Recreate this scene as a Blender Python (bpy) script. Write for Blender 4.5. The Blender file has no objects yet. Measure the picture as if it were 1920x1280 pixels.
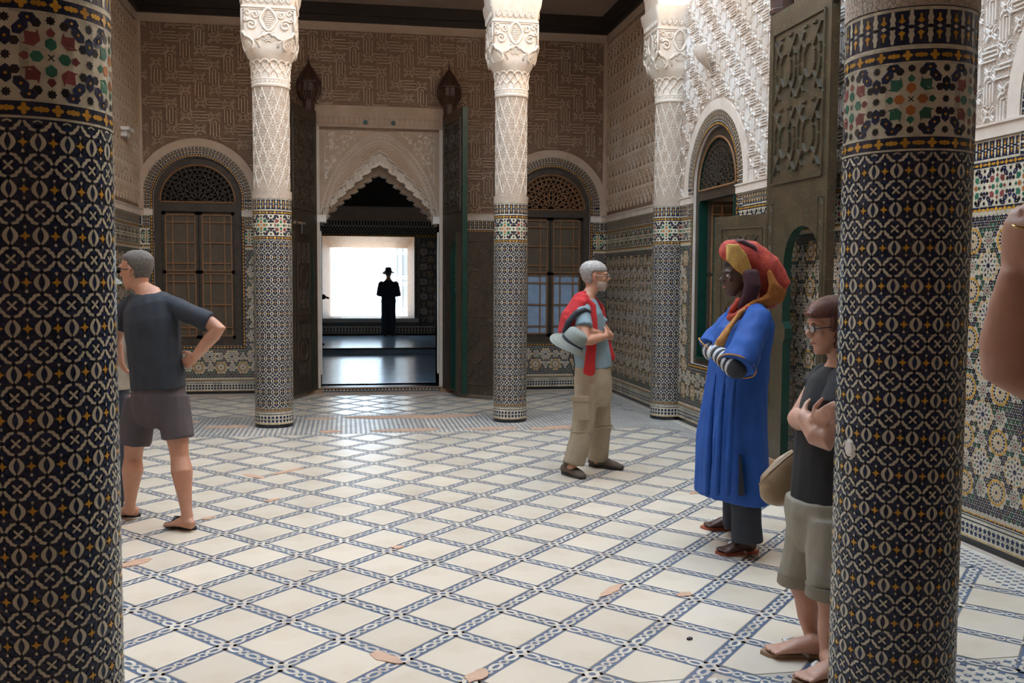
import bpy, bmesh, math, random
import numpy as np
from mathutils import Vector, Matrix, noise
from mathutils.geometry import tessellate_polygon
random.seed(7); rng = np.random.default_rng(7)
PI = math.pi; C = bpy.context.scene.collection; SC = bpy.context.scene

# ------------------------------------------------------------------ camera, sky, exposure
YAW, PITCH, ROLL, FPX, EYE = 0.170701, 0.0643516, 0.005393, 1792.78, 1.62
FW = Vector((math.sin(YAW)*math.cos(PITCH), math.cos(YAW)*math.cos(PITCH), -math.sin(PITCH)))
_r = Vector((math.cos(YAW), -math.sin(YAW), 0)); _u = _r.cross(FW)
RT = math.cos(ROLL)*_r + math.sin(ROLL)*_u; UP = -math.sin(ROLL)*_r + math.cos(ROLL)*_u
cam = bpy.data.cameras.new('camera'); cam.sensor_width = 36; cam.lens = FPX*36/1920; cam.clip_start = .05; cam.clip_end = 300
co = bpy.data.objects.new('camera', cam); C.objects.link(co); SC.camera = co
co.matrix_world = Matrix(((RT.x, UP.x, -FW.x, 0), (RT.y, UP.y, -FW.y, 0), (RT.z, UP.z, -FW.z, EYE), (0, 0, 0, 1)))
W = bpy.data.worlds.new('sky'); SC.world = W; W.use_nodes = True
bg = W.node_tree.nodes['Background']; bg.inputs[0].default_value = (0.62, 0.80, 0.98, 1); bg.inputs[1].default_value = 1.0
sn = bpy.data.lights.new('sun', 'SUN'); sn.energy = 9.0; sn.color = (1, .88, .70); sn.angle = .01
so = bpy.data.objects.new('sun', sn); C.objects.link(so); so.rotation_euler = Vector((-1, -.22, .43)).to_track_quat('Z', 'Y').to_euler()
SC.view_settings.view_transform = 'Standard'; SC.view_settings.look = 'None'; SC.view_settings.gamma = 1
SC.view_settings.exposure = 2.5
SC.cycles.max_bounces = 8; SC.cycles.diffuse_bounces = 5; SC.cycles.glossy_bounces = 3

def at(px, py, Y):                      # world point on the plane y = Y seen at a photograph pixel
    d = FW*FPX + RT*(px-960) + UP*(640-py)
    return Vector((0, 0, EYE)) + d*(Y/d.y)
def atz(px, py, z=0):
    d = FW*FPX + RT*(px-960) + UP*(640-py)
    return Vector((0, 0, EYE)) + d*((z-EYE)/d.z)

# ------------------------------------------------------------------ materials
MATS = {}
def M(name, col, rough=.6, col2=None, vs=6, bump=0, bs=60, island=0, objr=0, kind='noise', metal=0, spec=.5, flecks=None, vpow=(.35, .65), ground=None):
    m = bpy.data.materials.new(name); m.use_nodes = True; nt = m.node_tree; N = nt.nodes; L = nt.links
    b = N['Principled BSDF']; b.inputs['Roughness'].default_value = rough; b.inputs['Metallic'].default_value = metal
    b.inputs['Specular IOR Level'].default_value = spec
    tc = N.new('ShaderNodeTexCoord'); cur = None
    def rgb(c): n = N.new('ShaderNodeRGB'); n.outputs[0].default_value = (*c, 1); return n.outputs[0]
    cur = rgb(col)
    if col2:
        nz = N.new('ShaderNodeTexNoise'); nz.inputs['Scale'].default_value = vs; nz.inputs['Detail'].default_value = 6; nz.inputs['Roughness'].default_value = .65
        L.new(tc.outputs['Object'], nz.inputs['Vector'])
        rp = N.new('ShaderNodeMapRange'); rp.inputs[1].default_value = vpow[0]; rp.inputs[2].default_value = vpow[1]; L.new(nz.outputs[0], rp.inputs[0])
        mx = N.new('ShaderNodeMix'); mx.data_type = 'RGBA'; L.new(rp.outputs[0], mx.inputs[0]); L.new(cur, mx.inputs[6]); L.new(rgb(col2), mx.inputs[7]); cur = mx.outputs[2]
    for (fc, fs, ft) in (flecks or []):
        vo = N.new('ShaderNodeTexVoronoi'); vo.inputs['Scale'].default_value = fs; L.new(tc.outputs['Object'], vo.inputs['Vector'])
        lt = N.new('ShaderNodeMath'); lt.operation = 'LESS_THAN'; lt.inputs[1].default_value = ft; L.new(vo.outputs['Distance'], lt.inputs[0])
        mx = N.new('ShaderNodeMix'); mx.data_type = 'RGBA'; L.new(lt.outputs[0], mx.inputs[0]); L.new(cur, mx.inputs[6]); L.new(rgb(fc), mx.inputs[7]); cur = mx.outputs[2]
    if island or objr:
        if island: g = N.new('ShaderNodeNewGeometry'); src = g.outputs['Random Per Island']
        else: g = N.new('ShaderNodeObjectInfo'); src = g.outputs['Random']
        k = island or objr
        rp = N.new('ShaderNodeMapRange'); rp.inputs[3].default_value = 1-k; rp.inputs[4].default_value = 1+k*.6; L.new(src, rp.inputs[0])
        hs = N.new('ShaderNodeHueSaturation'); L.new(rp.outputs[0], hs.inputs['Value']); L.new(cur, hs.inputs['Color']); cur = hs.outputs[0]
    if ground:                                         # sunk ground of the carving darkened: recess shade put into the colour
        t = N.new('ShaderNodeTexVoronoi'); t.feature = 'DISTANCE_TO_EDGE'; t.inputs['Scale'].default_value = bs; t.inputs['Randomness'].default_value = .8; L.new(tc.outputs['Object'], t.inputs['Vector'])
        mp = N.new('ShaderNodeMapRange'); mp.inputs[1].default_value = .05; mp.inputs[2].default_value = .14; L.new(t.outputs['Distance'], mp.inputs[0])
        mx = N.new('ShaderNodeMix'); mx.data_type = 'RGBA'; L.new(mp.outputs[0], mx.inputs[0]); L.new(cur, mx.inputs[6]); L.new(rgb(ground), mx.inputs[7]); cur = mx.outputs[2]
    L.new(cur, b.inputs['Base Color'])
    if bump:
        if kind == 'lace':
            t = N.new('ShaderNodeTexVoronoi'); t.feature = 'DISTANCE_TO_EDGE'; t.inputs['Scale'].default_value = bs; t.inputs['Randomness'].default_value = .8
            mp = N.new('ShaderNodeMapRange'); mp.inputs[2].default_value = .12; L.new(t.outputs['Distance'], mp.inputs[0]); h = mp.outputs[0]
            iv = N.new('ShaderNodeMath'); iv.operation = 'SUBTRACT'; iv.inputs[0].default_value = 1; L.new(h, iv.inputs[1]); h = iv.outputs[0]
        elif kind == 'weave':
            t = N.new('ShaderNodeTexWave'); t.inputs['Scale'].default_value = bs; t.inputs['Distortion'].default_value = 3; h = t.outputs[1]
        else:
            t = N.new('ShaderNodeTexNoise'); t.inputs['Scale'].default_value = bs; t.inputs['Detail'].default_value = 5; h = t.outputs[0]
        if kind == 'ripple':
            mpg = N.new('ShaderNodeMapping'); mpg.inputs['Scale'].default_value = (.7, 5, 1); L.new(tc.outputs['Object'], mpg.inputs['Vector']); L.new(mpg.outputs[0], t.inputs['Vector'])
        else: L.new(tc.outputs['Object'], t.inputs['Vector'])
        bp = N.new('ShaderNodeBump'); bp.inputs['Strength'].default_value = 1; bp.inputs['Distance'].default_value = bump; L.new(h, bp.inputs['Height']); L.new(bp.outputs[0], b.inputs['Normal'])
    MATS[name] = m; return m
# glazed zellige
M('navy', (.013, .024, .080), .24, (.010, .015, .045), 40, island=.45)
M('navybed', (.010, .016, .050), .28, (.007, .010, .03), 30)
M('cream', (.62, .57, .44), .24, (.50, .45, .34), 25, island=.22)
M('ochre', (.62, .33, .035), .24, (.5, .24, .03), 30, island=.25)
M('wallcream', (.56, .48, .385), .3, (.45, .375, .30), 6, island=.15)
M('black', (.014, .012, .014), .25, island=.4)
M('green', (.035, .17, .10), .25, (.03, .12, .08), 20, island=.3)
M('maroon', (.22, .05, .05), .25, island=.3)
M('orange', (.40, .14, .04), .25, island=.3)
M('grout', (.30, .26, .22), .7, (.22, .18, .14), 12)
# floor
M('marble', (.74, .65, .53), .18, (.64, .52, .39), 2.2, .0006, 14, objr=.10, vpow=(.5, .85))
M('floorblue', (.085, .13, .225), .32, (.12, .155, .22), 5, island=.15)
M('floorwhite', (.70, .65, .55), .3, (.55, .47, .40), 4, island=.2)
M('cement', (.52, .42, .34), .6, (.42, .33, .27), 3, .002, 30)
M('patch', (.60, .38, .26), .6, (.50, .31, .21), 6, .003, 40)
M('ripple', (.34, .52, .70), .20, (.24, .40, .56), 3, .005, 2.2, kind='ripple', spec=.40)
# plaster
M('stucco', (.62, .50, .41), .8, (.82, .78, .74), 1.0, bump=.006, bs=60, kind='lace', ground=(.52, .39, .30), vpow=(.45, .65))  # darker than its straps; ground colour holds painted shade of the recesses
M('stuccobrown', (.36, .235, .16), .8, (.50, .38, .29), 1.1, .006, 50, kind='lace', vpow=(.5, .75), ground=(.25, .15, .10))  # brown plaster, with shade between and under the straps painted into its ground
M('strap', (.72, .62, .53), .75, (.88, .85, .82), 1.0, .001, 90, vpow=(.45, .65))
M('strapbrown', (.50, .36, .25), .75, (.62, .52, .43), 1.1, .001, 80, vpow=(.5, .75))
M('lime', (.70, .62, .54), .75, (.60, .50, .42), 4, .001, 40)
M('limewhite', (.80, .76, .71), .45, (.72, .66, .60), 4, .001, 30)
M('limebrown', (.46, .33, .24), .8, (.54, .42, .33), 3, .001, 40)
M('shaft', (.70, .60, .50), .75, (.62, .51, .41), 9, .006, 60, kind='lace', ground=(.55, .42, .32))  # lace ground tinted darker as painted recess shade
M('carved', (.74, .66, .57), .7, (.67, .56, .46), 7, .002, 90)
M('ceilingpaint', (.34, .24, .18), .8, (.28, .2, .15), 3)
# wood
M('wood', (.055, .035, .020), .5, (.03, .021, .014), 9, .002, 25, flecks=[((.16, .05, .03), 30, .12), ((.05, .09, .06), 23, .14)])
M('woodrelief', (.075, .048, .028), .42, (.04, .027, .017), 9, .001, 25)
M('doorpaint', (.078, .056, .030), .34, (.045, .034, .020), 7, .002, 30, flecks=[((.22, .08, .04), 26, .13), ((.30, .2, .06), 38, .10), ((.07, .14, .08), 21, .16)])
M('greenpaint', (.004, .045, .030), .4, (.003, .028, .02), 10)
M('woodpanel', (.075, .055, .034), .55, (.10, .075, .045), 12, .001, 40)
M('woodbar', (.27, .13, .05), .45, (.19, .09, .035), 14)
M('gateplaster', (.46, .34, .25), .75, (.38, .27, .19), 4, .001, 40)
M('gatewhite', (.66, .57, .48), .6, (.58, .48, .39), 4, .001, 30)
M('darkwood', (.030, .020, .015), .55, (.02, .014, .011), 8)
M('cedar', (.35, .22, .13), .6, (.25, .15, .09), 8, .001, 30)
M('rawwood', (.36, .22, .12), .6, (.26, .16, .09), 10)
M('lanternwood', (.07, .03, .02), .5, (.04, .018, .013), 14)
M('iron', (.10, .09, .08), .45, metal=.7)
M('glasspane', (.34, .46, .62), .12, (.26, .36, .5), 6)
M('shutterwhite', (.62, .66, .68), .4)
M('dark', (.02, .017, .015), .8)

# ------------------------------------------------------------------ mesh helpers
def tag(o, label=None, cat=None, group=None, kind=None):
    if label: o['label'] = label
    if cat: o['category'] = cat
    if group: o['group'] = group
    if kind: o['kind'] = kind
    return o
def empty(name, loc=(0, 0, 0), rz=0, parent=None, **k):
    o = bpy.data.objects.new(name, None); C.objects.link(o); o.location = loc; o.rotation_euler.z = rz; o.empty_display_size = .1
    if parent: o.parent = parent
    return tag(o, **k)
class MB:
    def __init__(s): s.v = []; s.f = []; s.m = []; s.mats = []
    def mi(s, m):
        if m not in s.mats: s.mats.append(m)
        return s.mats.index(m)
    def add(s, vs, fs, m):
        o = len(s.v); s.v += [tuple(p) for p in vs]; k = s.mi(m)
        for f in fs: s.f.append(tuple(i+o for i in f)); s.m.append(k)
    def box(s, a, b, m, fn=None):
        x0, y0, z0 = a; x1, y1, z1 = b
        vs = [(x0,y0,z0),(x1,y0,z0),(x1,y1,z0),(x0,y1,z0),(x0,y0,z1),(x1,y0,z1),(x1,y1,z1),(x0,y1,z1)]
        if fn: vs = [fn(*p) for p in vs]
        s.add(vs, [(0,3,2,1),(4,5,6,7),(0,1,5,4),(1,2,6,5),(2,3,7,6),(3,0,4,7)], m)
    def prism(s, pts, h0, h1, m, fn):            # 2-D outline extruded along h through a wall map
        n = len(pts); vs = [fn(u, v, h1) for u, v in pts]+[fn(u, v, h0) for u, v in pts]
        s.add(vs, [tuple(range(n)), tuple(range(2*n-1, n-1, -1))]+[(i, i+n, (i+1) % n+n, (i+1) % n) for i in range(n)], m)
    def bar(s, p, q, w, h, m, fn, h0=0, bev=.35):     # raised strap from p to q
        p = np.array(p, float); q = np.array(q, float); d = q-p; l = np.hypot(*d)
        if l < 1e-6: return
        d /= l; n = np.array((-d[1], d[0])); wb = w/2; wt = wb*(1-bev)
        a = [p-n*wb, q-n*wb, q+n*wb, p+n*wb]; t = [p-n*wt+d*.2*w, q-n*wt-d*.2*w, q+n*wt-d*.2*w, p+n*wt+d*.2*w]
        vs = [fn(x, y, h0) for x, y in a]+[fn(x, y, h0+h) for x, y in t]
        s.add(vs, [(4,5,6,7),(0,1,5,4),(1,2,6,5),(2,3,7,6),(3,0,4,7)], m)
    def tube(s, pts, r, m, n=6, cap=True, closed=False):
        pts = [Vector(p) for p in pts]; N_ = len(pts); rs = r if hasattr(r, '__len__') else [r]*N_
        ring = []; prev = None
        for i, p in enumerate(pts):
            if closed: t = pts[(i+1) % N_]-pts[i-1]
            else: t = pts[min(i+1, N_-1)]-pts[max(i-1, 0)]
            t = t.normalized() if t.length > 1e-9 else Vector((0, 0, 1))
            if prev is None: a = t.orthogonal().normalized()
            else:
                a = prev-t*prev.dot(t); a = a.normalized() if a.length > 1e-6 else t.orthogonal().normalized()
            prev = a; b = t.cross(a); ring.append([p+(a*math.cos(2*PI*k/n)+b*math.sin(2*PI*k/n))*rs[i] for k in range(n)])
        vs = [v for q in ring for v in q]; fs = []
        for i in range(N_ if closed else N_-1):
            j = (i+1) % N_
            for k in range(n): fs.append((i*n+k, i*n+(k+1) % n, j*n+(k+1) % n, j*n+k))
        if cap and not closed: fs += [tuple(range(n-1, -1, -1)), tuple((N_-1)*n+k for k in range(n))]
        s.add(vs, fs, m)
    def loft(s, secs, m, cap=True, close=True):      # list of equal-length point rings
        n = len(secs[0]); vs = [p for q in secs for p in q]; fs = []
        for i in range(len(secs)-1):
            for k in range(n if close else n-1): fs.append((i*n+k, i*n+(k+1) % n, (i+1)*n+(k+1) % n, (i+1)*n+k))
        if cap: fs += [tuple(range(n-1, -1, -1)), tuple((len(secs)-1)*n+k for k in range(n))]
        s.add(vs, fs, m)
    def lathe(s, prof, m, n=32, c=(0, 0), a0=0, a1=2*PI):
        full = abs(a1-a0-2*PI) < 1e-6; k = n if full else n+1
        s.loft([[(c[0]+r*math.cos(a0+(a1-a0)*i/n), c[1]+r*math.sin(a0+(a1-a0)*i/n), z) for i in range(k)] for r, z in prof], m, cap=full, close=full)
    def mesh(s, name):
        me = bpy.data.meshes.new(name); me.from_pydata(s.v, [], s.f); me.polygons.foreach_set('material_index', s.m)
        for m in s.mats: me.materials.append(MATS[m])
        me.update(); return me
    def build(s, name, parent=None, smooth=False, fix=True, **k):
        me = s.mesh(name)
        if fix:
            bm = bmesh.new(); bm.from_mesh(me); bmesh.ops.recalc_face_normals(bm, faces=bm.faces); bm.to_mesh(me); bm.free()
        if smooth: shade(me, smooth)
        return inst(name, me, parent, **k)
def shade(me, ang):
    for p in me.polygons: p.use_smooth = True
    if ang is not True: me.set_sharp_from_angle(angle=ang)
def inst(name, me, parent=None, loc=(0, 0, 0), rz=0, **k):
    o = bpy.data.objects.new(name, me); C.objects.link(o); o.location = loc; o.rotation_euler.z = rz
    if parent: o.parent = parent
    return tag(o, **k)

# ------------------------------------------------------------------ mosaic engine: flat outlines laid on a surface
class Mosaic:
    def __init__(s, fn): s.fn = fn; s.v = []; s.f = []; s.m = []; s.mats = []
    def put(s, pts, m, offs=((0, 0),), h=.001, skirt=0, rot=None):
        pts = np.asarray(pts, float); offs = np.asarray(offs, float)
        if len(offs) == 0: return
        if m not in s.mats: s.mats.append(m)
        k = s.mats.index(m); n = len(pts)
        P = np.repeat(pts[None], len(offs), 0)
        if rot is not None:
            c = np.cos(rot)[:, None]; q = np.sin(rot)[:, None]; P = np.stack([P[..., 0]*c-P[..., 1]*q, P[..., 0]*q+P[..., 1]*c], -1)
        P = P+offs[:, None]
        X = np.stack(s.fn(P[..., 0], P[..., 1], np.full(P.shape[:2], h)), -1)
        b = sum(len(a) for a in s.v); s.v.append(X.reshape(-1, 3))
        ids = b+np.arange(len(offs)*n).reshape(-1, n); s.f += ids.tolist(); s.m += [k]*len(offs)
        if skirt:
            X = np.stack(s.fn(P[..., 0], P[..., 1], np.full(P.shape[:2], h-skirt)), -1); b2 = b+len(offs)*n; s.v.append(X.reshape(-1, 3))
            for i in range(n):
                j = (i+1) % n; s.f += np.stack([ids[:, i], ids[:, i]+len(offs)*n, ids[:, j]+len(offs)*n, ids[:, j]], 1).tolist(); s.m += [k]*len(offs)
    def mesh(s, name):
        me = bpy.data.meshes.new(name); me.from_pydata(np.concatenate(s.v).tolist(), [], s.f); me.polygons.foreach_set('material_index', s.m)
        for m in s.mats: me.materials.append(MATS[m])
        me.update(); return me
    def build(s, name, parent=None, **k): return inst(name, s.mesh(name), parent, kind='stuff', **k)
def ngon(n, r, a=0, ry=None): return [(r*math.cos(2*PI*i/n+a), (ry or r)*math.sin(2*PI*i/n+a)) for i in range(n)]
def star(n, r, q, a=0): return [((r if i % 2 == 0 else q)*math.cos(PI*i/n+a), (r if i % 2 == 0 else q)*math.sin(PI*i/n+a)) for i in range(2*n)]
def rect(w, h): return [(-w/2, -h/2), (w/2, -h/2), (w/2, h/2), (-w/2, h/2)]
def sc(pts, k): return [(x*k, y*k) for x, y in pts]
def mv(pts, dx, dy): return [(x+dx, y+dy) for x, y in pts]
def rt(pts, a): c, q = math.cos(a), math.sin(a); return [(x*c-y*q, x*q+y*c) for x, y in pts]
def fx(pts): return [(-x, y) for x, y in pts][::-1]
def fy(pts): return [(x, -y) for x, y in pts][::-1]

# ---- the border bands every dado and column carries: u runs along, z up. step = repeat of the band's own motif
def runs(u0, u1, step):
    n = max(1, round((u1-u0)/step)); s = (u1-u0)/n; return u0+s*(np.arange(n)+.5), s
SEG = [.12]
def line(mo, u0, u1, z0, z1, m, h=.0008, seg=None):
    seg = seg or SEG[0]
    us, s = runs(u0, u1, seg); mo.put(rect(s, z1-z0), m, np.stack([us, us*0+(z0+z1)/2], 1), h)
def band_base(mo, u0, u1, z=0, k=1):
    line(mo, u0, u1, z, z+.04, 'black', .003); line(mo, u0, u1, z+.04, z+.18, 'cream', .001)
    us, s = runs(u0, u1, .041)
    for zz in (.078, .116): mo.put(star(5, .019, .0125, PI/2), 'navy', np.stack([us, us*0+z+zz], 1), .002)
    mo.put(rect(.034, .006), 'ochre', np.stack([us, us*0+z+.048], 1), .002); mo.put(rect(.012, .012), 'grout', np.stack([us+s/2, us*0+z+.097], 1), .0016)
    line(mo, u0, u1, z+.146, z+.154, 'navybed', .002); line(mo, u0, u1, z+.172, z+.178, 'navybed', .002)
def band_yellow(mo, u0, u1, z0, z1, step=.08):
    hh = z1-z0; zc = (z0+z1)/2; line(mo, u0, u1, z0, z1, 'navybed', .001)
    line(mo, u0, u1, z0, z0+.13*hh, 'cream', .002); line(mo, u0, u1, z1-.13*hh, z1, 'cream', .002)
    us, s = runs(u0, u1, step); c = hh*.33; t = c*.36
    cross = [(c, 0), (c*.6, t), (t, t*.8), (t, c*.75), (0, c), (-t, c*.75), (-t, t*.8), (-c*.6, t), (-c, 0), (-c*.6, -t), (-t, -t*.8), (-t, -c*.75), (0, -c), (t, -c*.75), (t, -t*.8), (c*.6, -t)]
    mo.put(cross, 'ochre', np.stack([us, us*0+zc], 1), .0025)
    w = s/2-c*1.05; lobe = [(w*.9, 0), (w*.6, t*1.1), (w*.2, t*.9), (0, t*1.5), (-w*.2, t*.9), (-w*.6, t*1.1), (-w*.9, 0), (-w*.6, -t*1.1), (-w*.2, -t*.9), (0, -t*1.5), (w*.2, -t*.9), (w*.6, -t*1.1)]
    mo.put(lobe, 'ochre', np.stack([us+s/2, us*0+zc], 1), .0025)
def band_star(mo, u0, u1, z0, z1, step=.21):
    hh = z1-z0; zc = (z0+z1)/2; line(mo, u0, u1, z0, z1, 'cream', .001); us, s = runs(u0, u1, step); k = min(s, hh)
    arrow = [(x*1.08-.02, y*1.2) for x, y in [(.40, 0), (.31, .07), (.33, .11), (.22, .045), (.22, -.045), (.33, -.11), (.31, -.07)]]
    dart = [(.36, 0), (.30, .055), (.25, .03), (.25, -.03), (.30, -.055)]
    petal = [(.24, 0), (.20, .062), (.13, .066), (.08, 0), (.13, -.066), (.20, -.062)]
    hexa = [(.115, 0), (.065, .064), (-.065, .064), (-.115, 0), (-.065, -.064), (.065, -.064)]
    pent = ngon(6, .06)
    for par in (0, 1):
        sel = us[par::2]; o = np.stack([sel, sel*0+zc], 1); A, B = ('green', 'orange') if par == 0 else ('maroon', 'green')
        for a in range(4):
            r = a*PI/2
            mo.put(sc(rt(petal, r), k), B, o, .002); mo.put(sc(rt(dart, r), k), A, o, .002); mo.put(sc(rt(arrow, r+PI/4), k), A, o, .002)
        for a in (PI/4, -PI/4): mo.put(sc(rt(rect(.10, .014), a), k), 'black', o, .002)
    o = np.stack([us, us*0+zc], 1)
    for (x, y) in ((.16, .40), (.40, .17)):
        for sx in (1, -1):
            for sy in (1, -1): mo.put(sc(mv(pent, x*sx, y*sy), k), 'black', o, .002)
    for sx in (1, -1):
        for sy in (1, -1):
            mo.put(sc(mv(rt(hexa, PI/4*sx*sy*-1), .335*sx, .335*sy), k), 'navy', o, .002); mo.put(sc(mv(ngon(6, .02), .335*sx, .335*sy), k), 'ochre', o, .003)
            mo.put(sc(mv(sc(hexa, .9), .25*sx, .455*sy), k), 'navy', o, .002); mo.put(sc(mv(ngon(6, .018), .25*sx, .455*sy), k), 'ochre', o, .003)
        mo.put(sc(mv(star(8, .06, .042), 0, .44*sx), k), 'black', o, .002)
    oo = np.stack([us+s/2, us*0+zc], 1)
    for y in (-.44, 0, .44): mo.put(sc(mv(star(8, .062, .042), 0, y), k), 'black', oo, .002)
    for y in (-.22, .22): mo.put(sc(mv(rt(hexa, PI/2), 0, y), k), 'navy', oo, .002); mo.put(sc(mv(ngon(6, .02), 0, y), k), 'ochre', oo, .003)
def band_merlon(mo, u0, u1, z0, z1, step=.057):
    hh = z1-z0; zc = (z0+z1)/2; line(mo, u0, u1, z0, z1, 'navybed', .001)
    line(mo, u0, u1, z0, z0+.06*hh, 'cream', .002); line(mo, u0, u1, z1-.10*hh, z1-.02*hh, 'cream', .002)
    us, s = runs(u0, u1, step); o = np.stack([us, us*0+zc], 1); p = np.stack([us+s/2, us*0+zc], 1); a = hh*.42; w = s*.16
    spear = [(-w, a*.1), (w, a*.1), (w*.7, a*.3), (w*1.1, a*.5), (w*.6, a*.7), (w*.6, a*.9), (0, a), (-w*.6, a*.9), (-w*.6, a*.7), (-w*1.1, a*.5), (-w*.7, a*.3)]
    mo.put(spear, 'cream', o, .002); mo.put(fy(spear), 'cream', o, .002)
    fl = [(-w*1.2, a*.35), (0, a*.2), (w*1.2, a*.35), (w*.4, a*.5), (w*.3, a*.75), (-w*.3, a*.75), (-w*.4, a*.5)]
    mo.put(fl, 'ochre', p, .002); mo.put(fy(fl), 'ochre', p, .002)
    mo.put(ngon(4, s*.17, 0, hh*.055), 'cream', p, .002); mo.put(ngon(4, s*.12, 0, hh*.05), 'black', o, .003)
def bands_top(mo, u0, u1, k=1):
    band_yellow(mo, u0, u1, 2.03, 2.08); band_star(mo, u0, u1, 2.08, 2.30); band_yellow(mo, u0, u1, 2.30, 2.35); band_merlon(mo, u0, u1, 2.35, 2.475)
def bands_bottom(mo, u0, u1): band_base(mo, u0, u1); band_yellow(mo, u0, u1, .18, .215)

# ------------------------------------------------------------------ room sizes
HT = 7.6
XL, XR, YB, YF, ZC = -2.80, 3.795, 13.86, -1.3, 5.44
GC = .4675                                            # gate centre
def wB(u, v, h): return (u, YB-h, v)
def wR(u, v, h): return (XR-h, u, v)
def wL(u, v, h): return (XL+h, u, v)
def surf(mb, outline, holes, fn, m, h=0, depth=0, dm=None):
    polys = [[Vector((x, y, 0)) for x, y in outline]]+[[Vector((x, y, 0)) for x, y in hl] for hl in holes]
    tr = tessellate_polygon(polys); flat = [p for q in polys for p in q]
    mb.add([fn(p.x, p.y, h) for p in flat], tr, m)
    if depth:
        for hl in holes:
            n = len(hl); mb.add([fn(x, y, h) for x, y in hl]+[fn(x, y, h-depth) for x, y in hl], [(i, (i+1) % n, (i+1) % n+n, i+n) for i in range(n)], dm or m)
def arch_outline(uc, half, z0, spring, n=20, rise=None):
    return [(uc-half, z0)]+[(uc-half*math.cos(PI*i/n), spring+(rise or half)*math.sin(PI*i/n)) for i in range(n+1)]+[(uc+half, z0)]
def R4(u0, z0, u1, z1): return [(u0, z0), (u1, z0), (u1, z1), (u0, z1)]

# windows on the walls: centre, spring height, outer tile half-width, wood half-width, sill
WIN = [('window_1', wB, -2.035, 2.70, .735, .585, .679, 'shut'), ('window_2', wB, 2.972, 2.68, .735, .585, .69, 'glass'),
       ('window_3', wR, 9.60, 2.63, .765, .60, .70, 'open'), ('window_4', wR, 4.19, 2.63, .765, .60, .70, 'shut')]
def in_arch(u, z, uc, half, z0, spring):
    d = np.abs(u-uc); return (d < half) & (z > z0) & ((z < spring) | (d*d+(z-spring)**2 < half*half))

# ---- fretwork in carved plaster: a four-fold unit of raised straps
def straps(name, fn, u0, u1, z0, z1, mask, m, parent, S=.26, w=.015, h=.022, skew=0):
    mb = MB()
    nu = max(1, round((u1-u0)/S)); nz = max(1, round((z1-z0)/(S*.97))); su = (u1-u0)/nu; sz = (z1-z0)/nz; k = S
    def go(cu, cz, pl, hh=h):
        q = [(cu+x*k, cz+y*k) for x, y in pl]
        for a_, b_ in zip(q, q[1:]):
            if mask(*a_) and mask(*b_): mb.bar(a_, b_, w, hh, m, fn)
    for i in range(-1, nu+1):
        for j in range(-1, nz+1):
            for (ou, oz, par) in ((0, 0, j), (.5, .5, j)):
                cu = u0+(i+ou)*su; cz = z0+(j+oz)*sz
                if not (u0-.01 < cu < u1+.01 and z0-.01 < cz < z1+.01): continue
                o = ngon(8, .075, PI/8); go(cu, cz, o+o[:1], h*.9)
                for sx in (1, -1):
                    for sy in (1, -1):
                        go(cu, cz, [(sx*.06, sy*.06), (sx*.17, sy*.17)])
                        go(cu, cz, [(sx*.10, sy*.02), (sx*.19, sy*.11)], h*.7)
                mu, mz = cu+.5*su, cz
                if not (u0 < mu < u1): continue
                V = (lambda P: [(y, x) for x, y in P]) if (i+par) % 2 else (lambda P: P)
                for d, l0, l1 in ((-.16, -.20, .30), (-.055, -.30, .24), (.055, -.24, .30), (.16, -.30, .20)): go(mu, mz, V([(l0, d), (l1, d)]))
                go(mu, mz, V([(-.30, -.055), (-.30, .06)])); go(mu, mz, V([(.30, .055), (.30, -.06)])); go(mu, mz, V([(.30, -.16), (.38, -.24)])); go(mu, mz, V([(-.30, .16), (-.38, .24)]))
    return mb.build(name, parent, kind='stuff', fix=False)
def lattice(name, fn, u0, u1, z0, z1, mask, m, parent, S=.16, w=.016, h=.022):   # star lattice of the gallery's side walls
    mb = MB(); nu = max(1, int((u1-u0)/S)); nz = max(1, int((z1-z0)/(S*1.5))); su = (u1-u0)/nu; sz = (z1-z0)/nz
    for i in range(nu):
        for j in range(nz):
            c = (u0+(i+.5)*su, z0+(j+.5)*sz)
            pts = [(c[0]+x*su, c[1]+y*sz) for x, y in ((0, .5), (.22, .2), (.5, .0), (.22, -.2), (0, -.5), (-.22, -.2), (-.5, 0), (-.22, .2))]
            for a, b in zip(pts, pts[1:]+pts[:1]):
                if mask(*a) and mask(*b): mb.bar(a, b, w, h, m, fn)
            for x, y in ((.5, .5), (-.5, .5)):
                q = [(c[0]+x*su, c[1]+y*sz), (c[0]+x*.3*su, c[1]+y*.3*sz)]
                if mask(*q[0]) and mask(*q[1]): mb.bar(*q, w, h, m, fn)
            if mask(*c): mb.prism([(c[0]+x, c[1]+y) for x, y in star(6, .03, .016)], 0, h, m, fn)
    return mb.build(name, parent, kind='stuff', fix=False)

# ---- the big zellige field of the dados
ROS = {}
def rosette_polys():
    A = []; B = []
    A += [('wallcream', ngon(16, .078), .0016)]
    for i in range(16):
        a = 2*PI*i/16
        A += [('ochre', rt([(.064, -.010), (.074, -.013), (.083, 0), (.074, .013), (.064, .010)], a), .003), ('black', rt([(.042, 0), (.053, -.008), (.063, 0), (.053, .008)], a), .003)]
        if i % 2 == 0: A += [('ochre', rt([(.018, 0), (.027, -.006), (.036, 0), (.027, .006)], a), .003)]
    A += [('black', star(8, .012, .008), .003)]
    B += [('wallcream', ngon(10, .05), .0016)]
    for i in range(10):
        a = 2*PI*i/10; B += [('green' if i % 2 else 'black', rt([(.030, 0), (.039, -.006), (.047, 0), (.039, .006)], a), .003), ('black', rt([(.015, 0), (.021, -.004), (.028, 0), (.021, .004)], a+.3), .003)]
    B += [('maroon', star(5, .011, .007), .003)]
    return A, B
RA, RB = rosette_polys()
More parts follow.
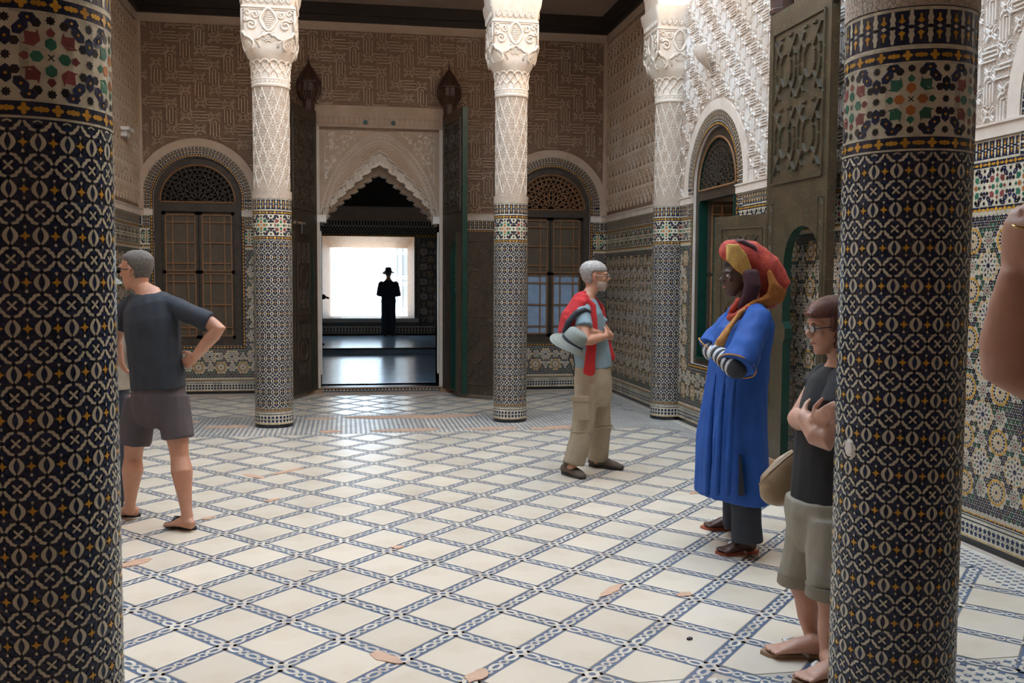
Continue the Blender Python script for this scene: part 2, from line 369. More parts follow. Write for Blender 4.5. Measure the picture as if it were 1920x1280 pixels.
def field(wall, fn, org, u0, u1, z0, z1, mask, cell=.30):
    mo = Mosaic(fn); nu = max(1, round((u1-u0)/cell)); nz = max(1, round((z1-z0)/cell)); su = (u1-u0)/nu; sz = (z1-z0)/nz
    i, j = np.meshgrid(np.arange(nu), np.arange(nz), indexing='ij'); i = i.ravel(); j = j.ravel()
    A = np.stack([u0+(i+.5)*su, z0+(j+.5)*sz], 1); i2, j2 = np.meshgrid(np.arange(1, nu), np.arange(1, nz), indexing='ij')
    D = np.stack([u0+i2.ravel()*su, z0+j2.ravel()*sz], 1)
    B1 = np.stack([u0+(i+.0)*su, z0+(j+.5)*sz], 1); B2 = np.stack([u0+(i+.5)*su, z0+j*sz], 1); B = np.concatenate([B1[i > 0], B2[j > 0]])
    def ok(P, r): return P[mask(P[:, 0], P[:, 1]) & mask(P[:, 0]+r, P[:, 1]) & mask(P[:, 0]-r, P[:, 1]) & mask(P[:, 0], P[:, 1]+r) & mask(P[:, 0], P[:, 1]-r)]
    A = ok(A, .085); B = ok(B, .05); D = ok(D, .09)
    key = fn.__name__
    if key not in ROS:
        r = Mosaic(lambda u, v, h: tuple(np.asarray(c)-o for c, o in zip(fn(u, v, h), fn(0*u, 0*v, 0*h))))
        for m, p, h in RA: r.put(p, m, h=h)
        ROS[key] = r.mesh('rosette')
    for (u, v) in A[:300]: inst('rosette', ROS[key], wall, loc=fn(float(u), float(v), 0))
    for m, p, h in RB: mo.put(p, m, B, h)
    # ring of ochre lozenges round a star cluster
    for k in range(20):
        a = 2*PI*k/20; mo.put(mv(rt([(-.007, 0), (0, -.010), (.007, 0), (0, .010)], a), .085*math.cos(a), .085*math.sin(a)), 'ochre', D, .002)
    mo.put(star(8, .02, .012), 'navy', D, .002)
    for k in range(8):
        a = 2*PI*k/8; mo.put(mv(rt([(-.012, 0), (0, -.006), (.012, 0), (0, .006)], a), .035*math.cos(a), .035*math.sin(a)), 'navy', D, .002)
        mo.put(mv(star(6, .0115, .007), .061*math.cos(a+.39), .061*math.sin(a+.39)), 'green' if k % 2 else 'black', D, .002)
        for r_, s_ in ((.047, .0065), (.073, .0065)): mo.put(mv(rt([(-s_, 0), (0, -s_*.8), (s_, 0), (0, s_*.8)], a), r_*math.cos(a), r_*math.sin(a)), 'black', D, .002)
    # flowers of lozenges between
    s = .037; gu, gz = np.meshgrid(np.arange(int((u1-u0)/s)), np.arange(int((z1-z0)/(s*.866))), indexing='ij')
    P = np.stack([u0+(gu+.5+.5*(gz % 2)).ravel()*s, z0+(gz.ravel()+.5)*s*.866], 1); P = P[mask(P[:, 0], P[:, 1])]
    def far(P, Q, r):
        keep = np.ones(len(P), bool)
        for q in Q: keep &= ((P-q)**2).sum(1) > r*r
        return keep
    P = P[far(P, A, .084) & far(P, B, .050) & far(P, D, .092)]
    ty = rng.random(len(P))
    for k in range(6):
        a = PI/6+PI*k/3; mo.put(mv(rt([(-.010, 0), (-.002, -.0074), (.0095, 0), (-.002, .0074)], a), .0132*math.cos(a), .0132*math.sin(a)), ('navy', 'black')[k % 2], P[ty < .7], .002)
        mo.put(mv(rt([(-.010, 0), (-.002, -.0074), (.0095, 0), (-.002, .0074)], a), .0132*math.cos(a), .0132*math.sin(a)), ('black', 'green')[k % 2], P[ty >= .7], .002)
    mo.put(ngon(5, .004), 'ochre', P[ty < .35], .002); mo.put(ngon(6, .0042), 'black', P[ty > .5], .002)
    mo.build('zellige_field', wall)

def strip_v(mo, uc, z0, z1, m, w=.02):                # a thin upright border
    n = max(1, round((z1-z0)/.05)); s = (z1-z0)/n; zs = z0+s*(np.arange(n)+.5); mo.put(rect(w, s), m, np.stack([zs*0+uc, zs], 1), .0015)
    mo.put(ngon(4, w*.42, 0, s*.42), 'ochre', np.stack([zs*0+uc, zs], 1), .003)
def arch_tiles(wall, fn, uc, spring, ro, ri, sill):
    g = Mosaic(lambda u, v, h: fn(uc-v*np.cos(u/ro), spring+v*np.sin(u/ro), h+.004)); L = PI*ro; d = ro-ri; m0 = ri+d*.30
    band_merlon(g, 0, L, m0, ro, .05); line(g, 0, L, ri, m0, 'navybed', .001); us, s = runs(0, L, .045); g.put(ngon(4, s*.45, 0, d*.10), 'ochre', np.stack([us, us*0+ri+d*.15], 1), .002)
    us, s = runs(0, L, .08); g.put(rect(s, .006), 'black', np.stack([us, us*0+ro], 1), .002)
    g.build('zellige_arch', wall)
    for sg in (-1, 1):                                # upright legs of the same border
        q = Mosaic(lambda u, v, h: fn(uc+sg*v, u, h+.004)); band_merlon(q, 2.35, spring, m0, ro, .05)
        line(q, sill, spring, ri, m0, 'navybed', .001); us, s = runs(sill, spring, .045); q.put(ngon(4, s*.45, 0, d*.10), 'ochre', np.stack([us, us*0+ri+d*.15], 1), .002)
        q.build('zellige_jamb', wall)
    q = Mosaic(lambda u, v, h: fn(u, v, h+.004)); line(q, uc-m0, uc+m0, sill-d*.3, sill, 'navybed', .001); us, s = runs(uc-m0, uc+m0, .045); q.put(ngon(4, s*.45, 0, d*.10), 'ochre', np.stack([us, us*0+sill-d*.15], 1), .002)
    q.build('zellige_sill', wall)

# ---- a wooden window in its arch
def screen(mb, fn, uc, spring, r, m, h0, h1):          # pierced lunette: real bars round real holes
    mb2 = mb
    for rr in np.arange(.06, r, .075):
        n = max(6, int(rr*PI/.06))
        for k in range(n):
            a0 = PI*k/n; a1 = PI*(k+1)/n; p = (uc+rr*math.cos(a0), spring+rr*math.sin(a0)); q = (uc+rr*math.cos(a1), spring+rr*math.sin(a1))
            mb2.bar(p, q, .020, h1-h0, m, fn, h0)
            r2 = min(rr+.075, r); am = a0 if int(rr/.075) % 2 else (a0+a1)/2
            mb2.bar((uc+rr*math.cos(am), spring+rr*math.sin(am)), (uc+r2*math.cos(am+.12), spring+r2*math.sin(am+.12)), .018, h1-h0, m, fn, h0)
            mb2.bar((uc+rr*math.cos(am), spring+rr*math.sin(am)), (uc+r2*math.cos(am-.12), spring+r2*math.sin(am-.12)), .018, h1-h0, m, fn, h0)
def leaf_grid(parent, fn, u0, u1, z0, z1, h, glass=None, mir=1):
    """one window leaf: stiles, glazing bars on a 3 x 8 grid, panels or panes"""
    lf = empty('casement', parent=parent); mb = MB(); w = .045
    for a, b in ((R4(u0, z0, u0+w, z1)), ) if 0 else (): pass
    for q in (R4(u0, z0, u0+w, z1), R4(u1-w, z0, u1, z1), R4(u0, z0, u1, z0+w), R4(u0, z1-w, u1, z1), R4(u0, (z0+z1)/2-w/2+.05, u1, (z0+z1)/2+w/2+.05)): mb.prism(q, h-.03, h+.012, 'wood', fn)
    mb.build('leaf_frame', lf); zm = (z0+z1)/2+.05; U = [u0+w, u0+w+(u1-u0-2*w)*.24, u0+w+(u1-u0-2*w)*.74, u1-w]
    if mir < 0: U = [u0+u1-x for x in U[::-1]]
    for a, b in ((z0+w, zm-w/2), (zm+w/2, z1-w)):
        Z = [a, a+(b-a)*.13, a+(b-a)*.5, a+(b-a)*.87, b]; g = MB(); bb = .018
        for x in U[1:-1]: g.prism(R4(x-bb/2, a, x+bb/2, b), h-.018, h+.014, 'woodbar', fn)
        for z in Z[1:-1]: g.prism(R4(U[0], z-bb/2, U[-1], z+bb/2), h-.018, h+.016, 'woodbar', fn)
        for x in (U[0], U[-1]): g.prism(R4(x-bb/2, a, x+bb/2, b), h-.018, h+.014, 'woodbar', fn)
        for z in (Z[0], Z[-1]): g.prism(R4(U[0], z-bb/2, U[-1], z+bb/2), h-.018, h+.014, 'woodbar', fn)
        g.build('glazing_bars', lf); gl = glass and b < zm
        for i in range(3):
            for j in range(4):
                p = MB(); p.prism(R4(U[i]+bb/2, Z[j]+bb/2, U[i+1]-bb/2, Z[j+1]-bb/2), h-.018, h-.008, 'glasspane' if gl else 'woodpanel', fn)
                p.build('pane' if gl else 'panel', lf)
    return lf
def arch_window(name, fn, uc, spring, ro, ri, sill, kind, wall):
    w = empty(name, kind='structure'); f = MB(); ih = ri*.83; lin = 2.542 if kind != 'open' else 2.492; D = -.09
    surf(f, arch_outline(uc, ri, sill, spring), [arch_outline(uc, ih, spring+.0, spring+.001)[1:-1] if 0 else [(uc+ih*math.cos(PI*k/16), spring-.02+ih*math.sin(PI*k/16)) for k in range(17)], R4(uc-ih, sill+.09, uc+ih, lin)], fn, 'wood', -.03, .10, 'greenpaint' if kind == 'open' else 'wood')
    f.build('window_frame', w)
    b = MB(); b.tube([fn(uc+ih*1.03*math.cos(PI*k/24), spring-.02+ih*1.03*math.sin(PI*k/24), -.028) for k in range(25)], .012, 'woodbar', 5); b.tube([fn(uc-ih, spring-.03, -.026), fn(uc+ih, spring-.03, -.026)], .012, 'woodbar', 5); b.build('moulding', w)
    s = MB(); screen(s, fn, uc, spring-.02, ih, 'wood' if kind != 'glass' else 'woodbar', -.07, -.045); s.build('lattice_screen', w, fix=False)
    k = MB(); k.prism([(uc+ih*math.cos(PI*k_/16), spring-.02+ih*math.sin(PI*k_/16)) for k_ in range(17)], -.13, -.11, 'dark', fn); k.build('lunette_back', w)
    if kind != 'open':
        leaf_grid(w, fn, uc-ih, uc-.004, sill+.09, lin, D, kind == 'glass'); leaf_grid(w, fn, uc+.004, uc+ih, sill+.09, lin, D, kind == 'glass', -1)
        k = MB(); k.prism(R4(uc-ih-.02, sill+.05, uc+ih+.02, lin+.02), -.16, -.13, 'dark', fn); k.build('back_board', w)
    return w

# ================================================================== THE SETTING
def plain(mb, fn, q, m, h0, h1): mb.prism(q, h0, h1, m, fn)
FAR = 24.68
# ---- back wall with the gate
gate_hole = [(GC-.845, .06), (GC+.845, .06), (GC+.845, 3.72), (GC-.845, 3.72)]
wb = MB(); holes = [gate_hole]
for nm, fn, uc, sp, ro, ri, sill, kd in WIN[:2]: holes.append(arch_outline(uc, ri, sill, sp))
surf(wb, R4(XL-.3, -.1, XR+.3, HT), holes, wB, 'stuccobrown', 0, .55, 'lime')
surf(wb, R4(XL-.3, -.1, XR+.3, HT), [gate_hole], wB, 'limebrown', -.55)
wall_back = wb.build('wall_back', kind='structure', fix=False)
def mask_back(u, z):
    u = np.asarray(u); z = np.asarray(z); k = np.ones(np.broadcast(u, z).shape, bool)
    for nm, fn, uc, sp, ro, ri, sill, kd in WIN[:2]: k &= ~in_arch(u, z, uc, ro+.12 if 1 else ro, 0, sp)
    k &= ~((np.abs(u-GC) < .96) & (z < 4.06)); return k
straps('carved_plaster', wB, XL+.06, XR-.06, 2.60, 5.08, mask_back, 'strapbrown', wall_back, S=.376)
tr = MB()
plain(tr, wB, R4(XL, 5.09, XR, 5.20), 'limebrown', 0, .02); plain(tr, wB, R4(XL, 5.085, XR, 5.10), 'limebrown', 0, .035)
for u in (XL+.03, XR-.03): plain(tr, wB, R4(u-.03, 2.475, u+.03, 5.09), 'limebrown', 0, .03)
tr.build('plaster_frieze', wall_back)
for nm, fn, uc, sp, ro, ri, sill, kd in WIN[:2]:
    a = MB(); N_ = 28; oo = [(uc-(ro+.105)*math.cos(PI*i/N_), sp+(ro+.105)*math.sin(PI*i/N_)) for i in range(N_+1)]; ii = [(uc-ro*math.cos(PI*i/N_), sp+ro*math.sin(PI*i/N_)) for i in range(N_+1)]
    oo = [(max(XL+.005, min(XR-.005, x)), y) for x, y in oo]
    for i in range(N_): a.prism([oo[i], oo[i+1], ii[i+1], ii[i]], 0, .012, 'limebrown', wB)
    for sg in (-1, 1): a.prism(R4(*sorted((max(XL, min(XR, uc+sg*(ro+.1))), uc+sg*ro))[:1], 2.475, sorted((max(XL, min(XR, uc+sg*(ro+.1))), uc+sg*ro))[1], sp), 0, .012, 'limebrown', wB)
    a.build('plain_arch_band', wall_back)
    arch_tiles(wall_back, wB, uc, sp, ro, ri, sill)
def dado(wall, fn, u0, u1, mask, spans_top, spans_bot):
    d = MB(); 
    for a, b in spans_bot: plain(d, fn, R4(a, 0, b, .66), 'grout', 0, .0004)
    mo = Mosaic(fn); 
    for a, b in spans_top: bands_top(mo, a, b)
    for a, b in spans_bot: bands_bottom(mo, a, b)
    mo.build('zellige_bands', wall)
    p = MB()
    for a, b in spans_top: p.prism(R4(a, 2.478, b, 2.56), 0, .018, 'lime', fn); p.prism(R4(a, 2.552, b, 2.566), 0, .03, 'lime', fn)
    p.build('plaster_dado_cap', wall)
    field(wall, fn, None, u0, u1, .225, 2.02, mask)
def mfield_back(u, z):
    u = np.asarray(u); z = np.asarray(z); k = (u > XL) & (u < XR) & (z > .22) & (z < 2.025)
    for w in WIN[:2]: k &= ~((np.abs(u-w[2]) < w[5]+.05) & (z > w[6]-.05))
    k &= ~(np.abs(u-GC) < .93); return k
bed = MB()
for a, b in ((XL, GC-.925), (GC+.925, XR)):
    w = WIN[0] if a < 0 else WIN[1]
    for q in (R4(a, .2, b, w[6]-.03), R4(a, w[6]-.03, w[2]-w[5], 2.05), R4(w[2]+w[5], w[6]-.03, b, 2.05)): plain(bed, wB, q, 'wallcream', 0, .0012)
bed.build('tile_bed', wall_back)
a0, b0 = WIN[0][2], WIN[1][2]
dado(wall_back, wB, XL, XR, mfield_back, [(XL, a0-.59), (a0+.59, GC-.925), (GC+.925, b0-.59), (b0+.59, XR)], [(XL, GC-.925), (GC+.925, XR)])
# ---- right wall, left wall
def side_wall(name, fn, wins, gate, y0, ystop):
    mb = MB(); hl = [arch_outline(w[2], w[5], w[6], w[3]) for w in wins]
    if gate: hl.append(R4(*gate))
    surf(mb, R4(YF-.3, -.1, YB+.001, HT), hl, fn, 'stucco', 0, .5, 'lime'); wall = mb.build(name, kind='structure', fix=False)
    def clear(u, z, pad=0, low=0):
        u = np.asarray(u); z = np.asarray(z); k = np.ones(np.broadcast(u, z).shape, bool)
        for w in wins: k &= ~in_arch(u, z, w[2], w[4]+pad, low, w[3])
        if gate: k &= ~((u > gate[0]-.1) & (u < gate[2]+.1) & (z < gate[3]+.1))
        return k
    straps('carved_plaster', fn, y0, 10.55, 2.62, 6.2, lambda u, z: clear(u, z, .12), 'strap', wall, S=.25, w=.010, h=.012)
    lattice('carved_plaster_lattice', fn, 11.0, YB-.07, 2.62, 5.06, lambda u, z: True, 'strapbrown', wall)
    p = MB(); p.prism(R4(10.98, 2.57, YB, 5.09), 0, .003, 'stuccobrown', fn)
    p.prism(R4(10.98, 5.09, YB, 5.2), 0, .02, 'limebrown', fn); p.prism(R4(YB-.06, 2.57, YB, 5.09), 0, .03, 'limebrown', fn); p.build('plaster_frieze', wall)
    for w in wins:
        a = MB(); N_ = 28; uc, sp, ro = w[2], w[3], w[4]
        for i in range(N_):
            q = [(uc-r*math.cos(PI*j/N_), sp+r*math.sin(PI*j/N_)) for r, j in ((ro+.11, i), (ro+.11, i+1), (ro, i+1), (ro, i))]; a.prism(q, 0, .012, 'lime', fn)
        for sg in (-1, 1): a.prism(R4(min(uc+sg*ro, uc+sg*(ro+.11)), 2.475, max(uc+sg*ro, uc+sg*(ro+.11)), sp), 0, .012, 'lime', fn)
        a.build('plain_arch_band', wall); arch_tiles(wall, fn, uc, sp, ro, w[5], w[6])
    cuts = sorted([(w[2]-w[5]-.005, w[2]+w[5]+.005) for w in wins]+([(gate[0]-.02, gate[2]+.02)] if gate else []))
    top = []; a = y0
    for c0, c1 in cuts: top.append((a, c0)); a = c1
    top.append((a, YB)); bot = [(y0, gate[0]-.02), (gate[2]+.02, YB)] if gate else [(y0, YB)]
    def mf(u, z):
        u = np.asarray(u); z = np.asarray(z); k = (u > y0) & (u < YB) & (z > .22) & (z < 2.025)
        for w in wins: k &= ~((np.abs(u-w[2]) < w[5]+.05) & (z > w[6]-.05))
        if gate: k &= ~((u > gate[0]-.03) & (u < gate[2]+.03))
        return k
    bd = MB()
    for a, b in top: plain(bd, fn, R4(a, .2, b, 2.05), 'wallcream', 0, .0012)
    for w in wins: plain(bd, fn, R4(w[2]-w[5]-.005, .2, w[2]+w[5]+.005, w[6]-.03), 'wallcream', 0, .0012)
    bd.build('tile_bed', wall); dado(wall, fn, y0, YB, mf, top, bot); return wall
RG = (5.50, .08, 6.70, 3.83)
wall_right = side_wall('wall_right', wR, WIN[2:], RG, 2.2, 1)
wall_left = side_wall('wall_left', wL, [], None, 7.5, 1)
m = MB(); m.box((XL-.3, YF-.3, -.1), (XR+.3, YF, HT), 'ceilingpaint'); m.build('wall_front', kind='structure')
for w in WIN: arch_window(w[0], w[1], *w[2:7], w[7], None)
# recess behind the open window: a dim room with one half-open shutter
rm = MB(); X0, X1, y0, y1 = XR+.5, XR+2.2, 8.5, 10.7
for a, b in (((X1, y0, 0), (X1+.1, y1, 3.4)), ((X0, y1, 0), (X1, y1+.1, 3.4)), ((X0, y0-.1, 0), (X1, y0, 3.4)), ((X0, y0, 3.4), (X1, y1, 3.5)), ((X0, y0, -.1), (X1, y1, 0)),
             ((XR+.45, 5.2, 0), (XR+1.5, 5.3, 4)), ((XR+.45, 6.9, 0), (XR+1.5, 7.0, 4)), ((XR+1.5, 5.2, 0), (XR+1.6, 7.0, 4)), ((XR+.45, 5.2, 4), (XR+1.6, 7, 4.1)), ((XR+.45, 5.2, -.1), (XR+1.6, 7, 0))): rm.box(a, b, 'limebrown')
rm.build('wall_side_room', kind='structure')
w3 = bpy.data.objects['window_3']
def wS(u, v, h): return (XR+.12+(9.6+.5-u)*.96, 10.09-h-(9.6+.5-u)*.25, v)
leaf_grid(w3, wS, 9.6, 10.1, .79, 2.49, .02); 
def wS2(u, v, h): return (XR+.12+(u-9.1)*.97, 9.11+h+(u-9.1)*.24, v)
leaf_grid(w3, wS2, 9.1, 9.6, .79, 2.49, .02)
gi = MB(); gi.prism(R4(9.105, .79, 9.13, 2.49), -.5, -.02, 'greenpaint', wR); gi.prism(R4(10.07, .79, 10.095, 2.49), -.5, -.02, 'greenpaint', wR); gi.prism(R4(9.1, .765, 10.1, .79), -.5, .0, 'greenpaint', wR); gi.build('green_reveal', w3)

# ---- roofs, cornices, arcades
def slab(name, a, b, m, **k): q = MB(); q.box(a, b, m); return q.build(name, **k)
ceiling = slab('ceiling', (XL-.3, 10.55, ZC), (XR+.3, YB+.3, ZC+.2), 'ceilingpaint', kind='structure')
slab('ceiling', (XL-.3, YF-.3, ZC), (XR+.3, 3.15, ZC+.2), 'ceilingpaint', kind='structure')
cn = MB(); cn.box((XL, YB-.07, 5.2), (XR, YB, 5.28), 'darkwood'); cn.box((XL, YB-.12, 5.28), (XR, YB, ZC), 'darkwood')
for x0, x1 in ((XR-.07, XR), (XL, XL+.07)): cn.box((x0, 10.98, 5.2), (x1, YB-.12, 5.28), 'darkwood')
for x0, x1 in ((XR-.12, XR), (XL, XL+.12)): cn.box((x0, 10.98, 5.28), (x1, YB-.12, ZC), 'darkwood')
cn.build('trim_1', kind='structure')
COLX = (-.80, 1.84); YC = 10.77
def arcade(name, yc, xs, m='carved'):
    q = MB(); edges = [XL-.3]+[v for x in xs for v in (x-.28, x+.28)]+[XR+.3]; out = [(XL-.3, 4.62)]
    pts = []
    spans = [(XL+.33, xs[0]-.28), (xs[0]+.28, xs[1]-.28), (xs[1]+.28, XR-.33)]; line_ = [(XL-.3, 4.6)]
    for a, b in spans:
        n = 16; c = (a+b)/2; r = (b-a)/2
        line_ += [(a, 4.6)]+[(c-r*math.cos(PI*i/n), 4.72+min(r, .85)*math.sin(PI*i/n)) for i in range(n+1)]+[(b, 4.6)]
    line_ += [(XR+.3, 4.6), (XR+.3, HT), (XL-.3, HT)]
    fn = lambda u, v, h: (u, yc+.24-h, v)
    polys = [[Vector((x, y, 0)) for x, y in line_]]; t = tessellate_polygon(polys); n = len(line_)
    q.add([fn(x, y, .48) for x, y in line_], t, m); q.add([fn(x, y, 0) for x, y in line_], t, m)
    q.add([fn(x, y, .48) for x, y in line_]+[fn(x, y, 0) for x, y in line_], [(i, (i+1) % n, (i+1) % n+n, i+n) for i in range(n)], m)
    return q.build(name, kind='structure', fix=False)
arcade('trim_2', YC, COLX); arcade('trim_3', 2.9, (-.86, 1.84))

# ================================================================== COLUMNS
CR = .205; NP = 18; PP = 2*PI*CR/NP; NQ = 15; QQ = (2.03-.215)/NQ
def wC(u, v, h): a = u/CR; return ((CR+h)*np.sin(a), -(CR+h)*np.cos(a), v)
def cell_polys():
    P = PP; k = QQ/PP; T = np.linspace(-1, 1, 7)
    cres = [(P*(.05+.222*math.cos(PI*t/2)), P*.34*t) for t in T]+[(P*(.01+.10*math.cos(PI*t/2)), P*.27*t) for t in T[::-1]]
    lens = [(P*.095*math.cos(PI*t/2), P*.235*t) for t in T]+[(-P*.095*math.cos(PI*t/2), P*.235*t) for t in T[-2:0:-1]]
    st = [(P*.185, 0), (P*.055, P*.06), (0, P*.19), (-P*.055, P*.06), (-P*.185, 0), (-P*.055, -P*.06), (0, -P*.19), (P*.055, -P*.06)]
    ring = sc([(.085, .455), (.29, .405), (.325, .315), (.405, .275), (.49, .085), (.405, .045), (.325, .175), (.245, .22), (.205, .31), (.05, .365)], P)
    q = [(.045, 0), (.15, .085), (.175, .15), (.15, .175), (.085, .15)]; X = []
    for a in range(4): X += rt(q, a*PI/2)
    X = sc(X, P); hexa = sc([(.17, 0), (.085, .085), (-.085, .085), (-.17, 0), (-.085, -.085), (.085, -.085)], P)
    dia = sc([(.06, 0), (0, .065), (-.06, 0), (0, -.065)], P); tulip = sc([(0, -.07), (.055, .02), (.05, .06), (0, .075), (-.05, .06), (-.055, .02)], P)
    trid = sc([(0, -.19), (.07, -.08), (.17, -.06), (.16, .03), (.06, .08), (-.06, .08), (-.16, .03), (-.17, -.06), (-.07, -.08)], P)
    leaf = sc([(-.05, .10), (.06, .07), (.10, -.02), (.05, -.13), (-.03, -.11), (-.075, 0)], P)
    return dict(cres=cres, lens=lens, star=st, ring=ring, X=X, hexa=hexa, dia=dia, tulip=tulip, trid=trid, leaf=leaf)
CP = cell_polys()
ii, jj = np.meshgrid(np.arange(NP), np.arange(NQ), indexing='ij')
UV = np.stack([(ii.ravel()-NP//2)*PP, .215+(jj.ravel()+.5)*QQ], 1)      # oval centres
XO = UV+[0, QQ/2]; XO = XO[XO[:, 1] < 2.0]; HK = np.array([PP/2, 0])
SEG[0] = .022; cm = Mosaic(wC)                                        # pieces kept together: the many small dark ones
cm.put(CP['lens'], 'navy', UV, .0015)
for o in (UV+[0, QQ*.215], UV-[0, QQ*.215], XO+HK): cm.put(CP['dia'], 'black', o, .002)
for sg in (1, -1):
    cm.put(mv(rt(CP['hexa'], 0), 0, sg*.275*PP), 'navy', XO, .0018); cm.put(mv(rt(CP['hexa'], PI/2), sg*.285*PP, 0), 'navy', XO, .0018)
    cm.put(mv(CP['tulip'] if sg > 0 else fy(CP['tulip']), 0, sg*.31*PP), 'cream', UV+HK, .002)
    cm.put(mv(CP['trid'] if sg < 0 else CP['trid'], 0, .46*PP) if sg > 0 else mv(fy(CP['trid']), 0, -.46*PP), 'navy', UV+HK, .0015)
    for s2 in (1, -1):
        q = CP['leaf'] if sg > 0 else fx(CP['leaf']); q = q if s2 > 0 else fy(q); cm.put(mv(q, sg*.15*PP, s2*.20*PP), 'navy', UV+HK, .0014)
TOP = np.stack([UV[:NP*NQ:NQ, 0], np.full(NP, 2.029)], 1); BOT = TOP*[1, 0]+[0, .216]
for P_, fl_ in ((TOP, fy), (BOT, lambda q: q)):
    for q in (fl_(CP['ring']), fx(fl_(CP['ring']))): cm.put(q, 'cream', P_, .0022)
    cm.put(fl_(sc([(.17, .2), (.085, .33), (-.085, .33), (-.17, .2)], PP)), 'navy', P_, .0018); cm.put(fl_(sc([(0, .02), (.16, .08), (.15, .15), (0, .08), (-.15, .15), (-.16, .08)], PP)), 'cream', P_, .002)
band_base(cm, -PI*CR, PI*CR); band_yellow(cm, -PI*CR, PI*CR, .18, .215); bands_top(cm, -PI*CR, PI*CR)
SMALL = cm.mesh('zellige_small_pieces'); SEG[0] = .12
def piece(pts, m, h=.0022):
    q = Mosaic(wC); q.put(pts, m, [(0, 0)], h, .002); return q.mesh('tile')
PIECES = {'star_tile': (piece(CP['star'], 'ochre'), UV+HK), 'cross_tile': (piece(CP['X'], 'cream'), XO)}
CRES = [piece(CP['cres'], 'cream'), piece(fx(CP['cres']), 'cream')]
RING = [piece(CP['ring'], 'cream'), piece(fx(CP['ring']), 'cream'), piece(fy(CP['ring']), 'cream'), piece(fx(fy(CP['ring'])), 'cream')]
cm = Mosaic(wC)                                        # the same white and yellow pieces as one mesh (far columns)
def whites(mo, sel_uv, sel_x, sel_st, rings=True):
    mo.put(CP['star'], 'ochre', sel_st+HK, .0022); mo.put(CP['X'], 'cream', sel_x, .0022)
    mo.put(CP['cres'], 'cream', sel_uv, .0022); mo.put(fx(CP['cres']), 'cream', sel_uv, .0022)
    if rings:
        for q in (CP['ring'], fx(CP['ring']), fy(CP['ring']), fx(fy(CP['ring']))): mo.put(q, 'cream', sel_x, .0022)
whites(cm, UV, XO, UV); BIG = cm.mesh('zellige_pieces')
def core_mesh():
    q = MB(); q.lathe([(CR-.0006, 0), (CR-.0006, 2.476)], 'navybed', 72)
    return q.mesh('tiled_core')
CORE = core_mesh(); shade(CORE, .6)
